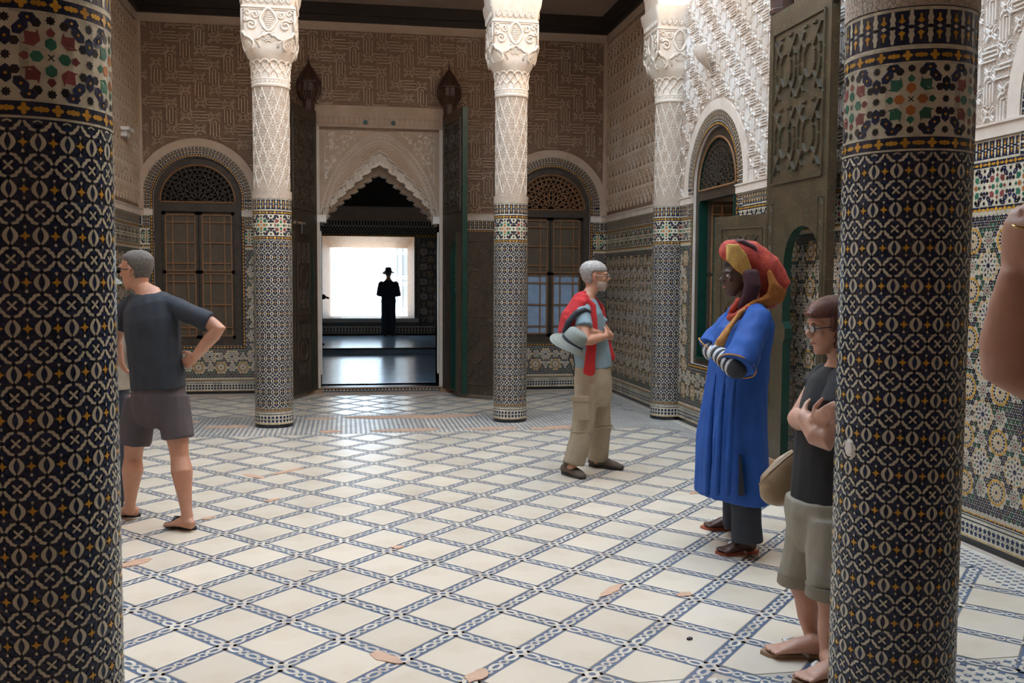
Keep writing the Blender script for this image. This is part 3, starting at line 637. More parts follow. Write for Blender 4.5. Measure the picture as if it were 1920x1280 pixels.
def stucco_meshes():
    q = MB(); R_ = .19
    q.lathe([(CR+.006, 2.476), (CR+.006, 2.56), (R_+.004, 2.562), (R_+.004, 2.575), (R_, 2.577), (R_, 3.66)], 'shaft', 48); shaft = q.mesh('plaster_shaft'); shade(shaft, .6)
    q = MB(); n = 11; dz = .15; d = 2*PI/n; zr = np.linspace(2.585, 3.65, 64); cyl = lambda a, z, e=0: ((R_+e)*math.cos(a), (R_+e)*math.sin(a), z)
    for i in range(n):
        for sg in (1, -1): q.tube([cyl(d*i+sg*d*.5*(1-abs(((z-2.585)/dz) % 2-1)*1.0)*1.0, z, .001) for z in zr], .0055, 'carved', 4)
        for j in range(14):
            z = 2.585+dz*(j/2+.5)*1.0; a = d*(i+(.5 if j % 2 else 0)); z = 2.585+dz*.5*(j+1)
            if z > 3.62: continue
            if j % 2 == 1: a = d*i if (j//2) % 2 else d*(i+.5)
            else: continue
            q.tube([cyl(a+.05*math.cos(t), z+.012*math.sin(t), .001) for t in np.linspace(0, 2*PI, 9)[:-1]], .004, 'carved', 4, closed=True)
            for sg in (1, -1):
                for s2 in (1, -1): q.tube([cyl(a+sg*.03, z+s2*.018), cyl(a+sg*.13, z+s2*.026, .002), cyl(a+sg*.10, z+s2*.052), cyl(a+sg*.03, z+s2*.05)], .005, 'carved', 4)
                q.tube([cyl(a+sg*.07, z), cyl(a+sg*.17, z, .002)], .005, 'carved', 4)
            for k in range(2):
                a2 = a+d*.5; z2 = z+(k-.5)*dz
                for sg in (1, -1): q.tube([cyl(a2+sg*.02, z2-.02), cyl(a2+sg*.09, z2, .002), cyl(a2+sg*.02, z2+.02)], .0045, 'carved', 4)
    net = q.mesh('arabesque_net')
    q = MB(); q.lathe([(R_, 3.655), (R_+.012, 3.66), (R_+.016, 3.675), (R_+.010, 3.69), (R_+.010, 3.725), (R_+.014, 3.735), (R_+.008, 3.75)], 'carved', 48)
    for i in range(28):
        a = 2*PI*i/28; c = (R_+.012); q.tube([(c*math.cos(a+.06*t), c*math.sin(a+.06*t), 3.708+.012*math.sin(PI*t)) for t in (-1, -.5, 0, .5, 1)], .004, 'carved', 4)
    ring = q.mesh('astragal')
    q = MB(); q.lathe([(R_+.004, 3.75), (R_+.004, 3.93)], 'carved', 48); n = 14; c = R_+.010     # interlaced ribbons and scallops
    for i in range(n):
        a = 2*PI*i/n; d = 2*PI/n
        for sg in (1, -1): q.tube([((c+.003*sg)*math.cos(a+sg*d*f), (c+.003*sg)*math.sin(a+sg*d*f), z) for f, z in ((-.5, 3.755), (-.45, 3.79), (0, 3.835), (.30, 3.865), (.32, 3.90))], .0085, 'carved', 5)
        q.tube([((c+.012)*math.cos(a+d*.46*math.cos(t)), (c+.012)*math.sin(a+d*.46*math.cos(t)), 3.895+.036*math.sin(t)) for t in np.linspace(0, PI, 7)], .010, 'carved', 5)
    band = q.mesh('interlace_band')
    q = MB(); secs = []
    def se(half, e, z, n=48): return [(half*math.copysign(abs(math.cos(t))**(2/e), math.cos(t)), half*math.copysign(abs(math.sin(t))**(2/e), math.sin(t)), z) for t in (2*PI*i/n for i in range(n))]
    for half, e, z in ((.195, 2, 3.905), (.213, 2.2, 3.94), (.24, 3, 3.985), (.258, 5, 4.04), (.266, 9, 4.11), (.27, 14, 4.20), (.272, 16, 4.44), (.285, 18, 4.445), (.285, 18, 4.468), (.268, 16, 4.472), (.272, 16, 4.50), (.31, 18, 4.63), (.32, 18, 4.70)): secs.append(se(half, e, z))
    q.loft(secs, 'carved'); cap = q.mesh('capital_block'); shade(cap, .5)
    q = MB()
    def face(pts, r): return [rt3(p) for p in pts]
    for f in range(4):
        ca, sa = math.cos(f*PI/2), math.sin(f*PI/2); F = lambda x, z, d=0: (x*ca-(-.274-d)*sa, x*sa+(-.274-d)*ca, z)
        T = np.linspace(0, 2*PI, 25)
        loz = [F(.088*math.sin(t)*(1-.35*abs(math.cos(t))), 4.325+.115*math.cos(t)) for t in T[:-1]]; q.tube(loz, .015, 'carved', 6, closed=True)
        for zz in np.arange(4.24, 4.42, .022):
            wd = .06*(1-abs(zz-4.325)/.11); q.tube([F(-wd, zz), F(wd, zz+.012)], .004, 'carved', 4) if wd > .005 else 0; q.tube([F(-wd, zz+.012), F(wd, zz)], .004, 'carved', 4) if wd > .005 else 0
        for sg in (-1, 1):
            sp = lambda cx, cz, r0, turns, ph: [F(sg*(cx+r0*(1-.75*k/16)*math.cos(ph+turns*2*PI*k/16)), cz+r0*(1-.75*k/16)*math.sin(ph+turns*2*PI*k/16), .002) for k in range(17)]
            q.tube(sp(.175, 4.265, .058, 1.4, .6), .012, 'carved', 5); q.tube(sp(.135, 4.375, .045, 1.3, 2.2), .010, 'carved', 5); q.tube(sp(.215, 4.385, .034, 1.2, 0), .009, 'carved', 5)
            q.tube(sp(.05, 4.175, .028, 1.3, 1.0), .010, 'carved', 5); q.tube(sp(.235, 4.32, .022, 1.2, 2), .009, 'carved', 4)
            q.tube([F(sg*x, z, d) for x, z, d in ((.0, 4.19, 0), (.06, 4.165, 0), (.10, 4.13, -.002), (.14, 4.115, -.004), (.10, 4.085, -.008), (.095, 4.04, -.02))], .014, 'carved', 5)
            q.tube([F(sg*x, z, d) for x, z, d in ((.262, 4.20, 0), (.24, 4.15, 0), (.19, 4.13, 0), (.155, 4.10, -.004), (.15, 4.05, -.014), (.18, 4.01, -.03))], .015, 'carved', 5)
            for k in range(5): q.tube([F(sg*(.16+.018*k), 4.05+.02*k, -.012), F(sg*(.175+.018*k), 4.03+.02*k, -.016)], .006, 'carved', 4)
        for k in range(7):
            for l in range(3):
                a = -.9+k*.3; q.tube([F((.03+.02*l)*math.sin(a), 4.075+(.03+.02*l)*math.cos(a), -.006), F((.042+.02*l)*math.sin(a), 4.075+(.042+.02*l)*math.cos(a), -.004)], .007, 'carved', 4)
        for k in range(-3, 4): q.tube([F(.07*k+.022*math.cos(t), 4.545+.05*math.sin(t), .012) for t in np.linspace(0, 2*PI, 11)], .008, 'carved', 4)
        q.tube([F(-.262, 4.16), F(-.262, 4.43), F(.262, 4.43), F(.262, 4.16)], .010, 'carved', 4)
    orn = q.mesh('carved_scrolls'); shade(orn, True)
    return shaft, ring, band, cap, orn, net
SHAFT, ASTR, BAND, CAP, ORN, NET = stucco_meshes()
def column(x, y, label, near=False, s=1.0):
    c = empty('tiled_column', (x, y, 0), label=label, cat='column', group='tiled columns of the courtyard'); c.scale = (s, s, 1)
    inst('tiled_core', CORE, c); inst('zellige_small_pieces', SMALL, c, kind='stuff')
    if not near: inst('zellige_pieces', BIG, c, kind='stuff')
    else:
        av = math.atan2(0-x, y-0); f = lambda P: np.cos(P[:, 0]/CR-math.atan2(-x, y)) > .12    # facing the entrance
        F1, F2, F3 = f(UV), f(XO), f(UV+HK); rest = Mosaic(wC); whites(rest, UV[~F1], XO[~F2], UV[~F3]); rest.build('zellige_pieces', c)
        put = lambda n, me, P: [inst(n, me, c, loc=(0, 0, float(v)), rz=float(u/CR)) for u, v in P]
        put('star_tile', PIECES['star_tile'][0], (UV+HK)[F3]); put('cross_tile', PIECES['cross_tile'][0], XO[F2])
        for me in CRES: put('oval_tile', me, UV[F1])
        order = XO[F2]; top = order[np.argsort(-order[:, 1])][:75]; low = order[np.argsort(-order[:, 1])][75:]
        for me in RING: put('ring_tile', me, top)
        if len(low):
            q = Mosaic(wC)
            for p in (CP['ring'], fx(CP['ring']), fy(CP['ring']), fx(fy(CP['ring']))): q.put(p, 'cream', low, .0022, .002)
            q.build('ring_tiles_lower', c)
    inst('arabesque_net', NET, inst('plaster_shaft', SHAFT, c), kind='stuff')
    if not near:
        inst('astragal', ASTR, c); inst('interlace_band', BAND, c)
    else: inst('astragal', ASTR, c); inst('interlace_band', BAND, c)
    cp = inst('capital', CAP, c); inst('carved_scrolls', ORN, cp, kind='stuff'); return c
column(-.86, 2.88, 'large tiled column at the left edge, nearest, dark on its left side', True)
column(1.84, 2.95, 'large tiled column at the right, with a chipped plaster spot', True, .985)
column(-.80, YC, 'far column with carved white capital, left of the gate', s=1.0)
column(1.84, YC+.03, 'far column with carved white capital, right of the gate behind the red sweater man', s=.93)
column(3.72, YC, 'half column set against the right wall beside the arched green window', s=.95)

# ================================================================== FLOOR
fl = MB(); fl.box((XL-.3, YF-.3, -.12), (XR+.3, YB+.01, 0), 'cement'); floor = fl.build('floor', kind='structure')
LX, LY = .2535, .2755; OX, OY = .225, 4.003
def wF(u, v, h): return (u, v, h)
FIELDS = [(-2.45, 3.44, 3.62, 10.06), (-2.45, 3.44, 11.50, 13.42)]
def infield(x, y, pad=0): return any(a-pad <= x <= b+pad and c-pad <= y <= d+pad for a, b, c, d in FIELDS)
def clip_poly(P, a, b, c, d):
    for ax, lim, sg in ((0, a, 1), (0, b, -1), (1, c, 1), (1, d, -1)):
        out = []
        for p, q in zip(P, P[1:]+P[:1]):
            ip, iq = sg*(p[ax]-lim) >= 0, sg*(q[ax]-lim) >= 0
            if ip: out.append(p)
            if ip != iq: t = (lim-p[ax])/(q[ax]-p[ax]); out.append((p[0]+t*(q[0]-p[0]), p[1]+t*(q[1]-p[1])))
        P = out
        if not P: return []
    return P
LE = math.hypot(LX, LY); BW = .082; TI = 1-BW/2/(LX*LY/LE)
dia_t = [(LX*TI, 0), (0, LY*TI), (-LX*TI, 0), (0, -LY*TI)]
def tile_mesh(P):
    q = MB(); e = .004; cx = sum(p[0] for p in P)/len(P); cy = sum(p[1] for p in P)/len(P)
    ins = [(x+(cx-x)*e/max(math.hypot(x-cx, y-cy), .01), y+(cy-y)*e/max(math.hypot(x-cx, y-cy), .01)) for x, y in P]; n = len(P)
    q.add([(x, y, .0035) for x, y in ins]+[(x, y, .0018) for x, y in P]+[(x, y, -.002) for x, y in P], [tuple(range(n))]+[(i+k*n, i+(k+1)*n, (i+1) % n+(k+1)*n, (i+1) % n+k*n) for k in (0, 1) for i in range(n)], 'marble')
    return q.mesh('marble_tile')
FULL = tile_mesh(dia_t); cells = []; edge = []
for fi, (a, b, c, d) in enumerate(FIELDS):
    for i in range(-40, 60):
        for j in range(-12, 60):
            x = OX+i*LX; y = OY+j*LY
            if (i+j) % 2 == 0: continue           # crossings sit on even sites, tile centres on odd ones
            P = mv(dia_t, x, y)
            if a <= x-LX*TI and x+LX*TI <= b and c <= y-LY*TI and y+LY*TI <= d: cells.append((x, y))
            else:
                Q = clip_poly(P, a, b, c, d)
                if len(Q) > 2:
                    area = abs(sum(p[0]*q[1]-q[0]*p[1] for p, q in zip(Q, Q[1:]+Q[:1])))/2
                    if area > .004: edge.append((x, y, Q))
cells.sort(key=lambda p: p[1])
for x, y in cells[:300]: inst('marble_tile', FULL, floor, loc=(x, y, random.uniform(0, .0006)), rz=random.choice((0, PI)))
q = MB()
for x, y in cells[300:]: q.add([(x+px, y+py, .003) for px, py in dia_t], [(0, 1, 2, 3)], 'marble')
for x, y, Q in edge: q.add([(px, py, .003) for px, py in Q], [tuple(range(len(Q)))], 'marble')
q.build('marble_tiles_at_the_margin', floor, kind='stuff', fix=False)
# chains of zellige between the marble tiles
mo = Mosaic(wF)
for dr in (1, -1):
    th = math.atan2(LY*dr, LX); E_ = []
    for i in range(-14, 16):
        for j in range(-2, 36):
            if (i+j) % 2: continue
            x = OX+i*LX+LX/2; y = OY+j*LY+dr*LY/2
            if infield(x, y, .05): E_.append((x, y))
    o = np.array(E_); rot = np.full(len(o), th); w = BW
    mo.put(rect(LE, w), 'floorblue', o, .0012, rot=rot)
    T = np.linspace(0, PI, 6); ov = [(.043*math.cos(t), .027*math.sin(t)) for t in T]+[(.025*math.cos(t), .011*math.sin(t)) for t in T[::-1]]
    hx = [(.024*math.cos(t), .026*math.sin(t)) for t in np.linspace(0, PI, 4)]+[(.013*math.cos(t), .013*math.sin(t)) for t in np.linspace(PI, 0, 4)]
    for s_ in (-.1215, 0, .1215):
        mo.put(mv(ov, s_, 0), 'floorwhite', o, .0022, rot=rot); mo.put(mv(fy(ov), s_, 0), 'floorwhite', o, .0022, rot=rot)
    for s_ in (-.0608, .0608):
        mo.put(mv(hx, s_, 0), 'floorwhite', o, .0022, rot=rot); mo.put(mv(fy(hx), s_, 0), 'floorwhite', o, .0022, rot=rot)
    mo.put(mv(rect(LE, .004), 0, w/2-.002), 'grout', o, .0016, rot=rot); mo.put(mv(rect(LE, .004), 0, -w/2+.002), 'grout', o, .0016, rot=rot)
X_ = np.array([(OX+i*LX, OY+j*LY) for i in range(-14, 16) for j in range(-2, 36) if (i+j) % 2 == 0 and infield(OX+i*LX, OY+j*LY, .02)])
mo.put(ngon(8, .034, PI/8), 'floorwhite', X_, .0028); mo.put(ngon(6, .017), 'floorblue', X_, .0032)
# mosaic margins: rows of small lozenges
def margin(a, b, c, d):
    s = .052; nx = int((b-a)/s); ny = int((d-c)/s); i, j = np.meshgrid(np.arange(nx), np.arange(ny), indexing='ij'); i = i.ravel(); j = j.ravel()
    o = np.stack([a+(i+.5)*s, c+(j+.5)*s], 1); line(mo, a, b, c, d, 'floorwhite', .001, .5); k = (i+j) % 2
    mo.put([(.024, 0), (.008, .008), (0, .024), (-.008, .008), (-.024, 0), (-.008, -.008), (0, -.024), (.008, -.008)], 'floorblue', o[k == 0], .002)
    mo.put(ngon(6, .017), 'floorblue', o[k == 1], .002); mo.put(ngon(4, .008), 'floorwhite', o[k == 1], .003); mo.put(ngon(4, .006), 'patch', o[(i % 3 == 0) & (j % 3 == 1)], .003)
margin(-2.75, 3.44, 10.06, 11.50); margin(3.44, 3.74, 2.3, 13.42); margin(-2.75, -2.45, 2.3, 13.42); margin(-2.45, 3.44, 2.2, 3.62)
for c, r in ((-.86, 2.88), (1.84, 2.95)): pass
mo.build('zellige_chain', floor)
# patches where the mosaic was lost and filled with pink mortar
pt = MB(); hh = [.004]
def blob2(x, y, rx, ry, a=0, n=14):
    P = [(rx*math.cos(2*PI*k/n)*random.uniform(.7, 1.15), ry*math.sin(2*PI*k/n)*random.uniform(.7, 1.15)) for k in range(n)]; P = mv(rt(P, a), x, y); hh[0] += .00018; pt.prism(P, .001, hh[0], 'patch', lambda u, v, h: (u, v, h))
for px, py, rx, ry in ((600, 785, .14, .05), (715, 782, .35, .07), (790, 781, .4, .08), (850, 779, .25, .07), (618, 809, .10, .05), (770, 806, .3, .05), (930, 803, .25, .05), (1030, 803, .2, .04), (1055, 800, .15, .04), (430, 800, .2, .05), (350, 792, .12, .05)):
    p = atz(px, py); blob2(p.x, p.y, rx*1.3, ry*1.9)
for px, py, rx, ry, a in ((1147, 1107, .13, .032, .83), (1282, 1115, .05, .035, .4), (475, 893, .16, .035, -.83), (540, 884, .2, .035, .83), (510, 938, .07, .03, .8), (252, 1056, .12, .05, .8), (390, 972, .06, .03, .8), (725, 1235, .10, .04, -.83), (895, 1268, .08, .04, .8), (745, 1027, .04, .03, 0), (1300, 925, .05, .03, .8)):
    p = atz(px, py); blob2(p.x, p.y, rx, ry, a)
pt.build('mortar_patches', floor, kind='stuff')

# ================================================================== GATE IN THE BACK WALL
gate = empty('gate_surround', (GC, YB, .06), kind='structure')
gate.name = 'trim_4'
def gp(name, mb, **k):
    o = mb.build(name, fix=k.pop('fix', True), **k); o.parent = gate; o.matrix_parent_inverse = Matrix.Translation((-GC, -YB, -.06)); return o
SPZ, APX = 2.48, 3.684
def lamb(half, z0, apex, n, amp):      # stepped pointed outline of the opening, right half then left
    R_ = []
    for k in range(n):
        for t, d in ((0, 0), (.12, amp), (.45, amp*.9), (.6, amp*.25), (.95, amp*.1)):
            s = (k+t)/n; e = s; R_.append((half*(1-e)+d*.9, z0+(apex-z0)*(e**.84)+d*.35))
    R_.append((0, apex)); return [(x, z) for x, z in R_]+[(-x, z) for x, z in R_[-2::-1]]
def gB(u, v, h): return (GC+u, YB-h, v)
def panel_with(outline, top, half, h0, h1, m, name):
    q = MB(); P = [(half, top), (-half, top), (-half, outline[-1][1])]+[p for p in outline[::-1]]+[(half, outline[0][1])]
    P = [p for i, p in enumerate(P) if i == 0 or (abs(p[0]-P[i-1][0])+abs(p[1]-P[i-1][1])) > 1e-5]
    t = tessellate_polygon([[Vector((x, y, 0)) for x, y in P]]); n = len(P)
    q.add([gB(x, y, h1) for x, y in P], t, m); q.add([gB(x, y, h1) for x, y in P]+[gB(x, y, h0) for x, y in P], [(i, (i+1) % n, (i+1) % n+n, i+n) for i in range(n)], m); return gp(name, q, fix=False)
O1 = lamb(.83, 2.52, 3.44, 7, .035); O2 = lamb(.83, 2.44, 3.25, 7, .04); O3 = lamb(.80, 2.40, 3.13, 8, .045)
panel_with(O1, 3.76, .845, -.10, -.02, 'gateplaster', 'arch_spandrel'); panel_with(O2, 3.5, .845, -.20, -.06, 'gatewhite', 'lambrequin_front'); panel_with(O3, 3.4, .845, -.5, -.26, 'gateplaster', 'lambrequin_back')
q = MB()                                              # white rim that follows the scallops
q.tube([gB(x, z+.004, -.018) for x, z in O1], .008, 'gatewhite', 5); q.tube([gB(x, z+.05, -.018) for x, z in O1], .004, 'limebrown', 4); q.tube([gB(x, z, -.058) for x, z in O2], .008, 'gatewhite', 5)
for k in range(15):                                    # small stalactite cells between the two rims
    for sg in (-1, 1):
        s = (k+.5)/15; x = sg*.82*(1-s); z = 2.50+(3.36-2.50)*s**.84
        q.tube([gB(x, z+.06, -.035), gB(x, z, -.05), gB(x, z-.055, -.06)], [.012, .022, .008], 'gatewhite', 6)
gp('stalactites', q, smooth=.8)
def parch(half, rise, z0, n=22):
    P = [(half*max(0, 1-math.sin(PI/2*i/n)**1.65)**.606, z0+rise*math.sin(PI/2*i/n)) for i in range(n+1)]; return P+[(-x, z) for x, z in P[-2::-1]]
q = MB()
for hf, rs, r_, m_ in ((.83, 1.20, .010, 'gatewhite'), (.80, 1.155, .006, 'limebrown'), (.765, 1.10, .010, 'gatewhite'), (.74, 1.06, .005, 'gatewhite')): q.tube([gB(x, z, -.018) for x, z in parch(hf, rs, SPZ)], r_, m_, 5)
for (x, z), (x2, z2) in zip(parch(.815, 1.178, SPZ, 34), parch(.785, 1.13, SPZ, 34)): q.tube([gB(x, z, -.016), gB(x2, z2, -.016)], .006, 'gatewhite', 4)
gp('archivolt', q)
q = MB(); ins = parch(.73, 1.04, SPZ, 30)              # grid of small raised squares under the arch
def under(x, z): return (abs(x)/.73)**1.65+(max(0, z-SPZ)/1.04)**1.65 < 1
def above(x, z): return z > 2.52+(3.44-2.52)*max(0, 1-abs(x)/.83)**.84+.075
for i in range(-22, 23):
    for j in range(0, 34):
        x, z = i*.034, 2.5+j*.034
        if under(x, z) and above(x, z): q.prism(mv(ngon(4, .0185 if (i+j) % 2 else .012, PI/4 if (i+j) % 2 else 0), x, z), -.02, -.008, 'strapbrown', gB)
gp('raised_diaper', q, kind='stuff', fix=False)
q = MB()
for sg in (-1, 1):                                     # spandrel frames and carving
    T = [(sg*.775, 3.715), (sg*.235, 3.715)]+[(sg*x, z) for x, z in ((.34, 3.65), (.46, 3.56), (.57, 3.44), (.67, 3.28), (.74, 3.10), (.775, 2.98))]
    q.tube([gB(x, z, -.016) for x, z in T], .008, 'gatewhite', 5, closed=True)
    for k in range(90):
        x = random.uniform(.3, .76); z = random.uniform(3.05, 3.70)
        if (x/.86)**1.65+((z-2.48)/1.25)**1.65 > 1.05:
            r_ = random.uniform(.014, .026); a = random.uniform(0, 6); q.tube([gB(sg*x+r_*(1-.5*t)*math.cos(a+4.4*t), z+r_*(1-.5*t)*math.sin(a+4.4*t), -.016) for t in np.linspace(0, 1, 7)], .0055, 'strap', 4)
gp('carved_spandrels', q, kind='stuff')
q = MB()
for x0, x1, z0, z1, h in ((-.925, -.845, .06, 3.76, .012), (.845, .925, .06, 3.76, .012), (-.925, .925, 3.76, 3.93, .012), (-.925, .925, 3.755, 3.775, .022), (-.925, .925, 3.925, 4.06, .006), (-.845, .845, 3.725, 3.76, -.008)): q.prism(R4(x0, z0, x1, z1), -.3, h, 'gatewhite' if z0 < 3 else 'gateplaster', gB)
gp('plaster_frame', q)
q = MB()
for k in range(26):
    x = -.89+k*.0712
    for s2 in (1, -1): q.tube([gB(x+s2*.034*math.sin(t), 3.79+.10*t/PI*1.1, .013) for t in np.linspace(0, PI, 6)], .007, 'gateplaster', 4)
    q.tube([gB(x+.0356, 3.80, .013), gB(x+.0356, 3.90, .013)], [.004, .010], 'gateplaster', 5)
gp('flower_frieze', q, kind='stuff')
for x in (-.20, .19):
    q = MB(); q.lathe([(0, -.012), (.03, -.008), (.034, 0), (.034, .01)], 'greenpaint', 16); o = inst('green_boss', q.mesh('green_boss')); o.rotation_euler.x = PI/2; o.location = (x, -.01, 3.83-.06); o.parent = gate
q = MB(); Mz = Mosaic(lambda u, v, h: (GC+u, YB-.006-h, v))
q.box((GC-.86, YB-.005, 0), (GC+.86, YB+.3, .0605), 'navybed'); q.box((GC-.87, YB-.02, .052), (GC+.87, YB+.02, .066), 'rawwood'); q.box((GC-1.0, YB-.16, 0), (GC-.83, YB, .05), 'rawwood'); q.box((GC+.85, YB-.16, 0), (GC+1.0, YB, .05), 'rawwood'); gp('threshold', q)
us, s = runs(-.84, .84, .05); Mz.put(star(4, .022, .009), 'cream', np.stack([us, us*0+.028], 1), .002); Mz.put(ngon(4, .008), 'cream', np.stack([us+s/2, us*0+.012], 1), .002); o = Mz.build('threshold_zellige'); o.parent = gate; o.matrix_parent_inverse = Matrix.Translation((-GC, -YB, -.06))
# ---- carved door leaves
def octo(c, rx, rz): return [(c[0]+rx*math.cos(PI/8+PI*k/4), c[1]+rz*math.sin(PI/8+PI*k/4)) for k in range(8)]
def relief(mb, fn, x0, z0, x1, z1, m, h, nx=2, w=.016):
    """interlaced straps: chains of octagons crossed by diagonals"""
    sx = (x1-x0)/nx; nz = max(1, round((z1-z0)/(sx*1.25))); sz = (z1-z0)/nz
    for i in range(nx):
        for j in range(nz):
            c = (x0+(i+.5)*sx, z0+(j+.5)*sz); o = octo(c, sx*.24, sz*.24)
            for a, b in zip(o, o[1:]+o[:1]): mb.bar(a, b, w, h, m, fn)
            for dx in (-1, 1):
                for dz in (-1, 1):
                    mb.bar((c[0]+dx*sx*.17, c[1]+dz*sz*.17), (c[0]+dx*sx*.47, c[1]+dz*sz*.44), w, h*1.2, m, fn)
                    mb.bar((c[0]+dx*sx*.42, c[1]+dz*sz*.16), (c[0]+dx*sx*.22, c[1]+dz*sz*.40), w, h, m, fn)
                    mb.bar((c[0]+dx*sx*.42, c[1]+dz*sz*.16), (c[0]+dx*sx*.42, c[1]+dz*sz*.02), w, h, m, fn)
                mb.bar((c[0]+dx*sx*.10, c[1]+sz*.46), (c[0]+dx*sx*.26, c[1]+sz*.46), w, h, m, fn)
def frame_line(mb, fn, x0, z0, x1, z1, m, w=.014, h=.008):
    for a, b in (((x0, z0), (x1, z0)), ((x1, z0), (x1, z1)), ((x1, z1), (x0, z1)), ((x0, z1), (x0, z0))): mb.bar(a, b, w, h, m, fn)
def keyhole(x0, x1, z0, sp, n=14):                     # pointed arch opening with nipped-in shoulders
    c = (x0+x1)/2; hf = (x1-x0)/2; P = [(x0+.02, z0), (x0+.02, sp-.62), (x0+.05, sp-.58), (x0+.05, sp-.50), (x0, sp-.44), (x0, sp)]
    A = [(c-hf*math.cos(PI*i/n), sp+hf*1.12*math.sin(PI*i/n)**.9) for i in range(1, n)]
    return P+A+[(x1-(x-x0), z) for x, z in P[::-1]]
def gate_leaf(name, em, hinge, rz, L, H, m, rel, wk, wx=(.17, .83), pz0=2.50, pz1=None, spr=1.82):
    d = empty(name, hinge, rz, kind='structure'); th = .035
    lf = MB(); kh = keyhole(wx[0]*L, wx[1]*L, .0, spr); pz1 = pz1 or H-.13
    fnA = lambda u, v, h: (u, -th-h, v); fnB = lambda u, v, h: (u, th+h, v)
    for fn in (fnA, fnB): surf(lf, R4(0, 0, L, H), [[(x, z if z > .001 else .03) for x, z in kh]], fn, m)
    n = len(kh); kk = [(x, z if z > .001 else .03) for x, z in kh]
    lf.add([fnA(x, z, 0) for x, z in kk]+[fnB(x, z, 0) for x, z in kk], [(i, (i+1) % n, (i+1) % n+n, i+n) for i in range(n)], 'greenpaint')
    lf.add([(0, -th, 0), (L, -th, 0), (L, -th, H), (0, -th, H), (0, th, 0), (L, th, 0), (L, th, H), (0, th, H)], [(1, 2, 6, 5), (0, 1, 5, 4), (2, 3, 7, 6), (3, 0, 4, 7)], em); lf.build('leaf_board', d, fix=False)
    r = MB()
    for fn in (fnA, fnB):
        frame_line(r, fn, .08*L, pz0, .91*L, pz1, rel, .022, .016); relief(r, fn, .11*L, pz0+.04, .88*L, pz1-.04, rel, .018, 2, .022)
        frame_line(r, fn, .04*L, .5, .13*L, 2.2, rel, .006, .005); frame_line(r, fn, .87*L, .5, .96*L, 2.2, rel, .006, .005)
        for x in (.085*L, .915*L):
            for z in np.arange(.6, 2.15, .17): r.bar((x-.015, z), (x+.015, z+.06), .01, .006, rel, fn)
    r.build('carved_relief', d, fix=False)
    q = MB()
    for z in (.06, H-.06): q.tube([(0.0, 0, z-.09), (0.0, 0, z+.09)], .03, m, 10)
    q.build('pivot', d); return d
def wicket(parent, hinge, rz, L, H, m, rel, bolt=True, name='wicket_door'):
    w = empty(name, hinge, rz, parent=parent); th = .02; b = MB(); b.box((0, -th, 0), (L, th, H), m); b.build('wicket_board', w)
    e = MB(); e.box((-.006, -th-.002, 0), (.006, th+.002, H), 'greenpaint'); e.box((L-.006, -th-.002, 0), (L+.006, th+.002, H), 'greenpaint'); e.build('green_edge', w)
    r = MB()
    for fn in (lambda u, v, h: (u, -th-h, v), lambda u, v, h: (u, th+h, v)):
        for z0, z1 in ((.14*H/2.2, .96*H/2.2), (1.06*H/2.2, 2.08*H/2.2)):
            frame_line(r, fn, .09*L/.62, z0, L-.09*L/.62, z1, rel, .014, .008); c = (L/2, (z0+z1)/2); o = octo(c, .13, .13)
            for a, b_ in zip(o, o[1:]+o[:1]): r.bar(a, b_, .014, .012, rel, fn)
            relief(r, fn, .13*L/.62, z0+.05, L-.13*L/.62, c[1]-.15, rel, .008, 2, .011); relief(r, fn, .13*L/.62, c[1]+.15, L-.13*L/.62, z1-.05, rel, .008, 2, .011)
    r.build('wicket_relief', w, fix=False)
    if bolt:
        k = MB(); k.box((L-.13, -th-.012, 1.0*H/2.2), (L-.02, -th, 1.03*H/2.2), 'iron'); k.lathe([(.02, 0), (.02, .03), (.012, .04)], 'iron', 10, (L-.16, -th)); k.build('bolt', w)
    return w
a19 = math.radians(-90-19); a11 = math.radians(-90+11)
d1 = gate_leaf('door_1', 'wood', (GC-.915, YB-.06, .06), a19, .95, 3.87, 'wood', 'woodrelief', 0); wicket(d1, (.175, 0, .03), 0, .60, 2.2, 'wood', 'woodrelief')
k = MB(); k.tube([(.5, .05, 2.30), (.86, .05, 2.30)], .018, 'cedar', 8); k.tube([(.62, .06, 2.32), (.66, .075, 2.16)], .012, 'iron', 6); k.box((.48, .034, 2.26), (.52, .07, 2.34), 'iron'); k.box((.80, .034, 2.26), (.84, .07, 2.34), 'iron'); k.build('sliding_bolt', d1)
d2 = gate_leaf('door_2', 'greenpaint', (GC+.925, YB-.06, .06), a11, .93, 3.87, 'wood', 'woodrelief', 0, (.40, .985))
pL = Vector((1.475, 13.04, .06)); pR = Vector((1.965, 12.63, .06))
wk2 = wicket(None, pL, math.atan2(pR.y-pL.y, pR.x-pL.x), (pR-pL).length, 2.2, 'wood', 'woodrelief')
wk2.parent = d2; wk2.matrix_parent_inverse = (Matrix.Translation(d2.location) @ Matrix.Rotation(a11, 4, 'Z')).inverted()
d3 = gate_leaf('door_3', 'doorpaint', (XR-.20, 6.74, .07), PI/2+math.radians(1.0), 1.02, 3.78, 'doorpaint', 'doorpaint', 0, (.09, .67), 2.36, 3.60, 1.66)
pL = Vector((3.585, 7.72, .12)); pR = Vector((3.33, 8.36, .12))
wk3 = wicket(None, pL, math.atan2(pR.y-pL.y, pR.x-pL.x), (pR-pL).length, 2.08, 'doorpaint', 'doorpaint')
wk3.parent = d3; wk3.matrix_parent_inverse = (Matrix.Translation(d3.location) @ Matrix.Rotation(PI/2+math.radians(1.0), 4, 'Z')).inverted()
q = MB(); q.box((XR-.30, 7.05, 0), (XR-.03, 7.98, .035), 'rawwood'); q.box((XR-.27, 6.75, .035), (XR-.08, 7.85, .12), 'rawwood'); q.build('wooden_sill', wall_right)
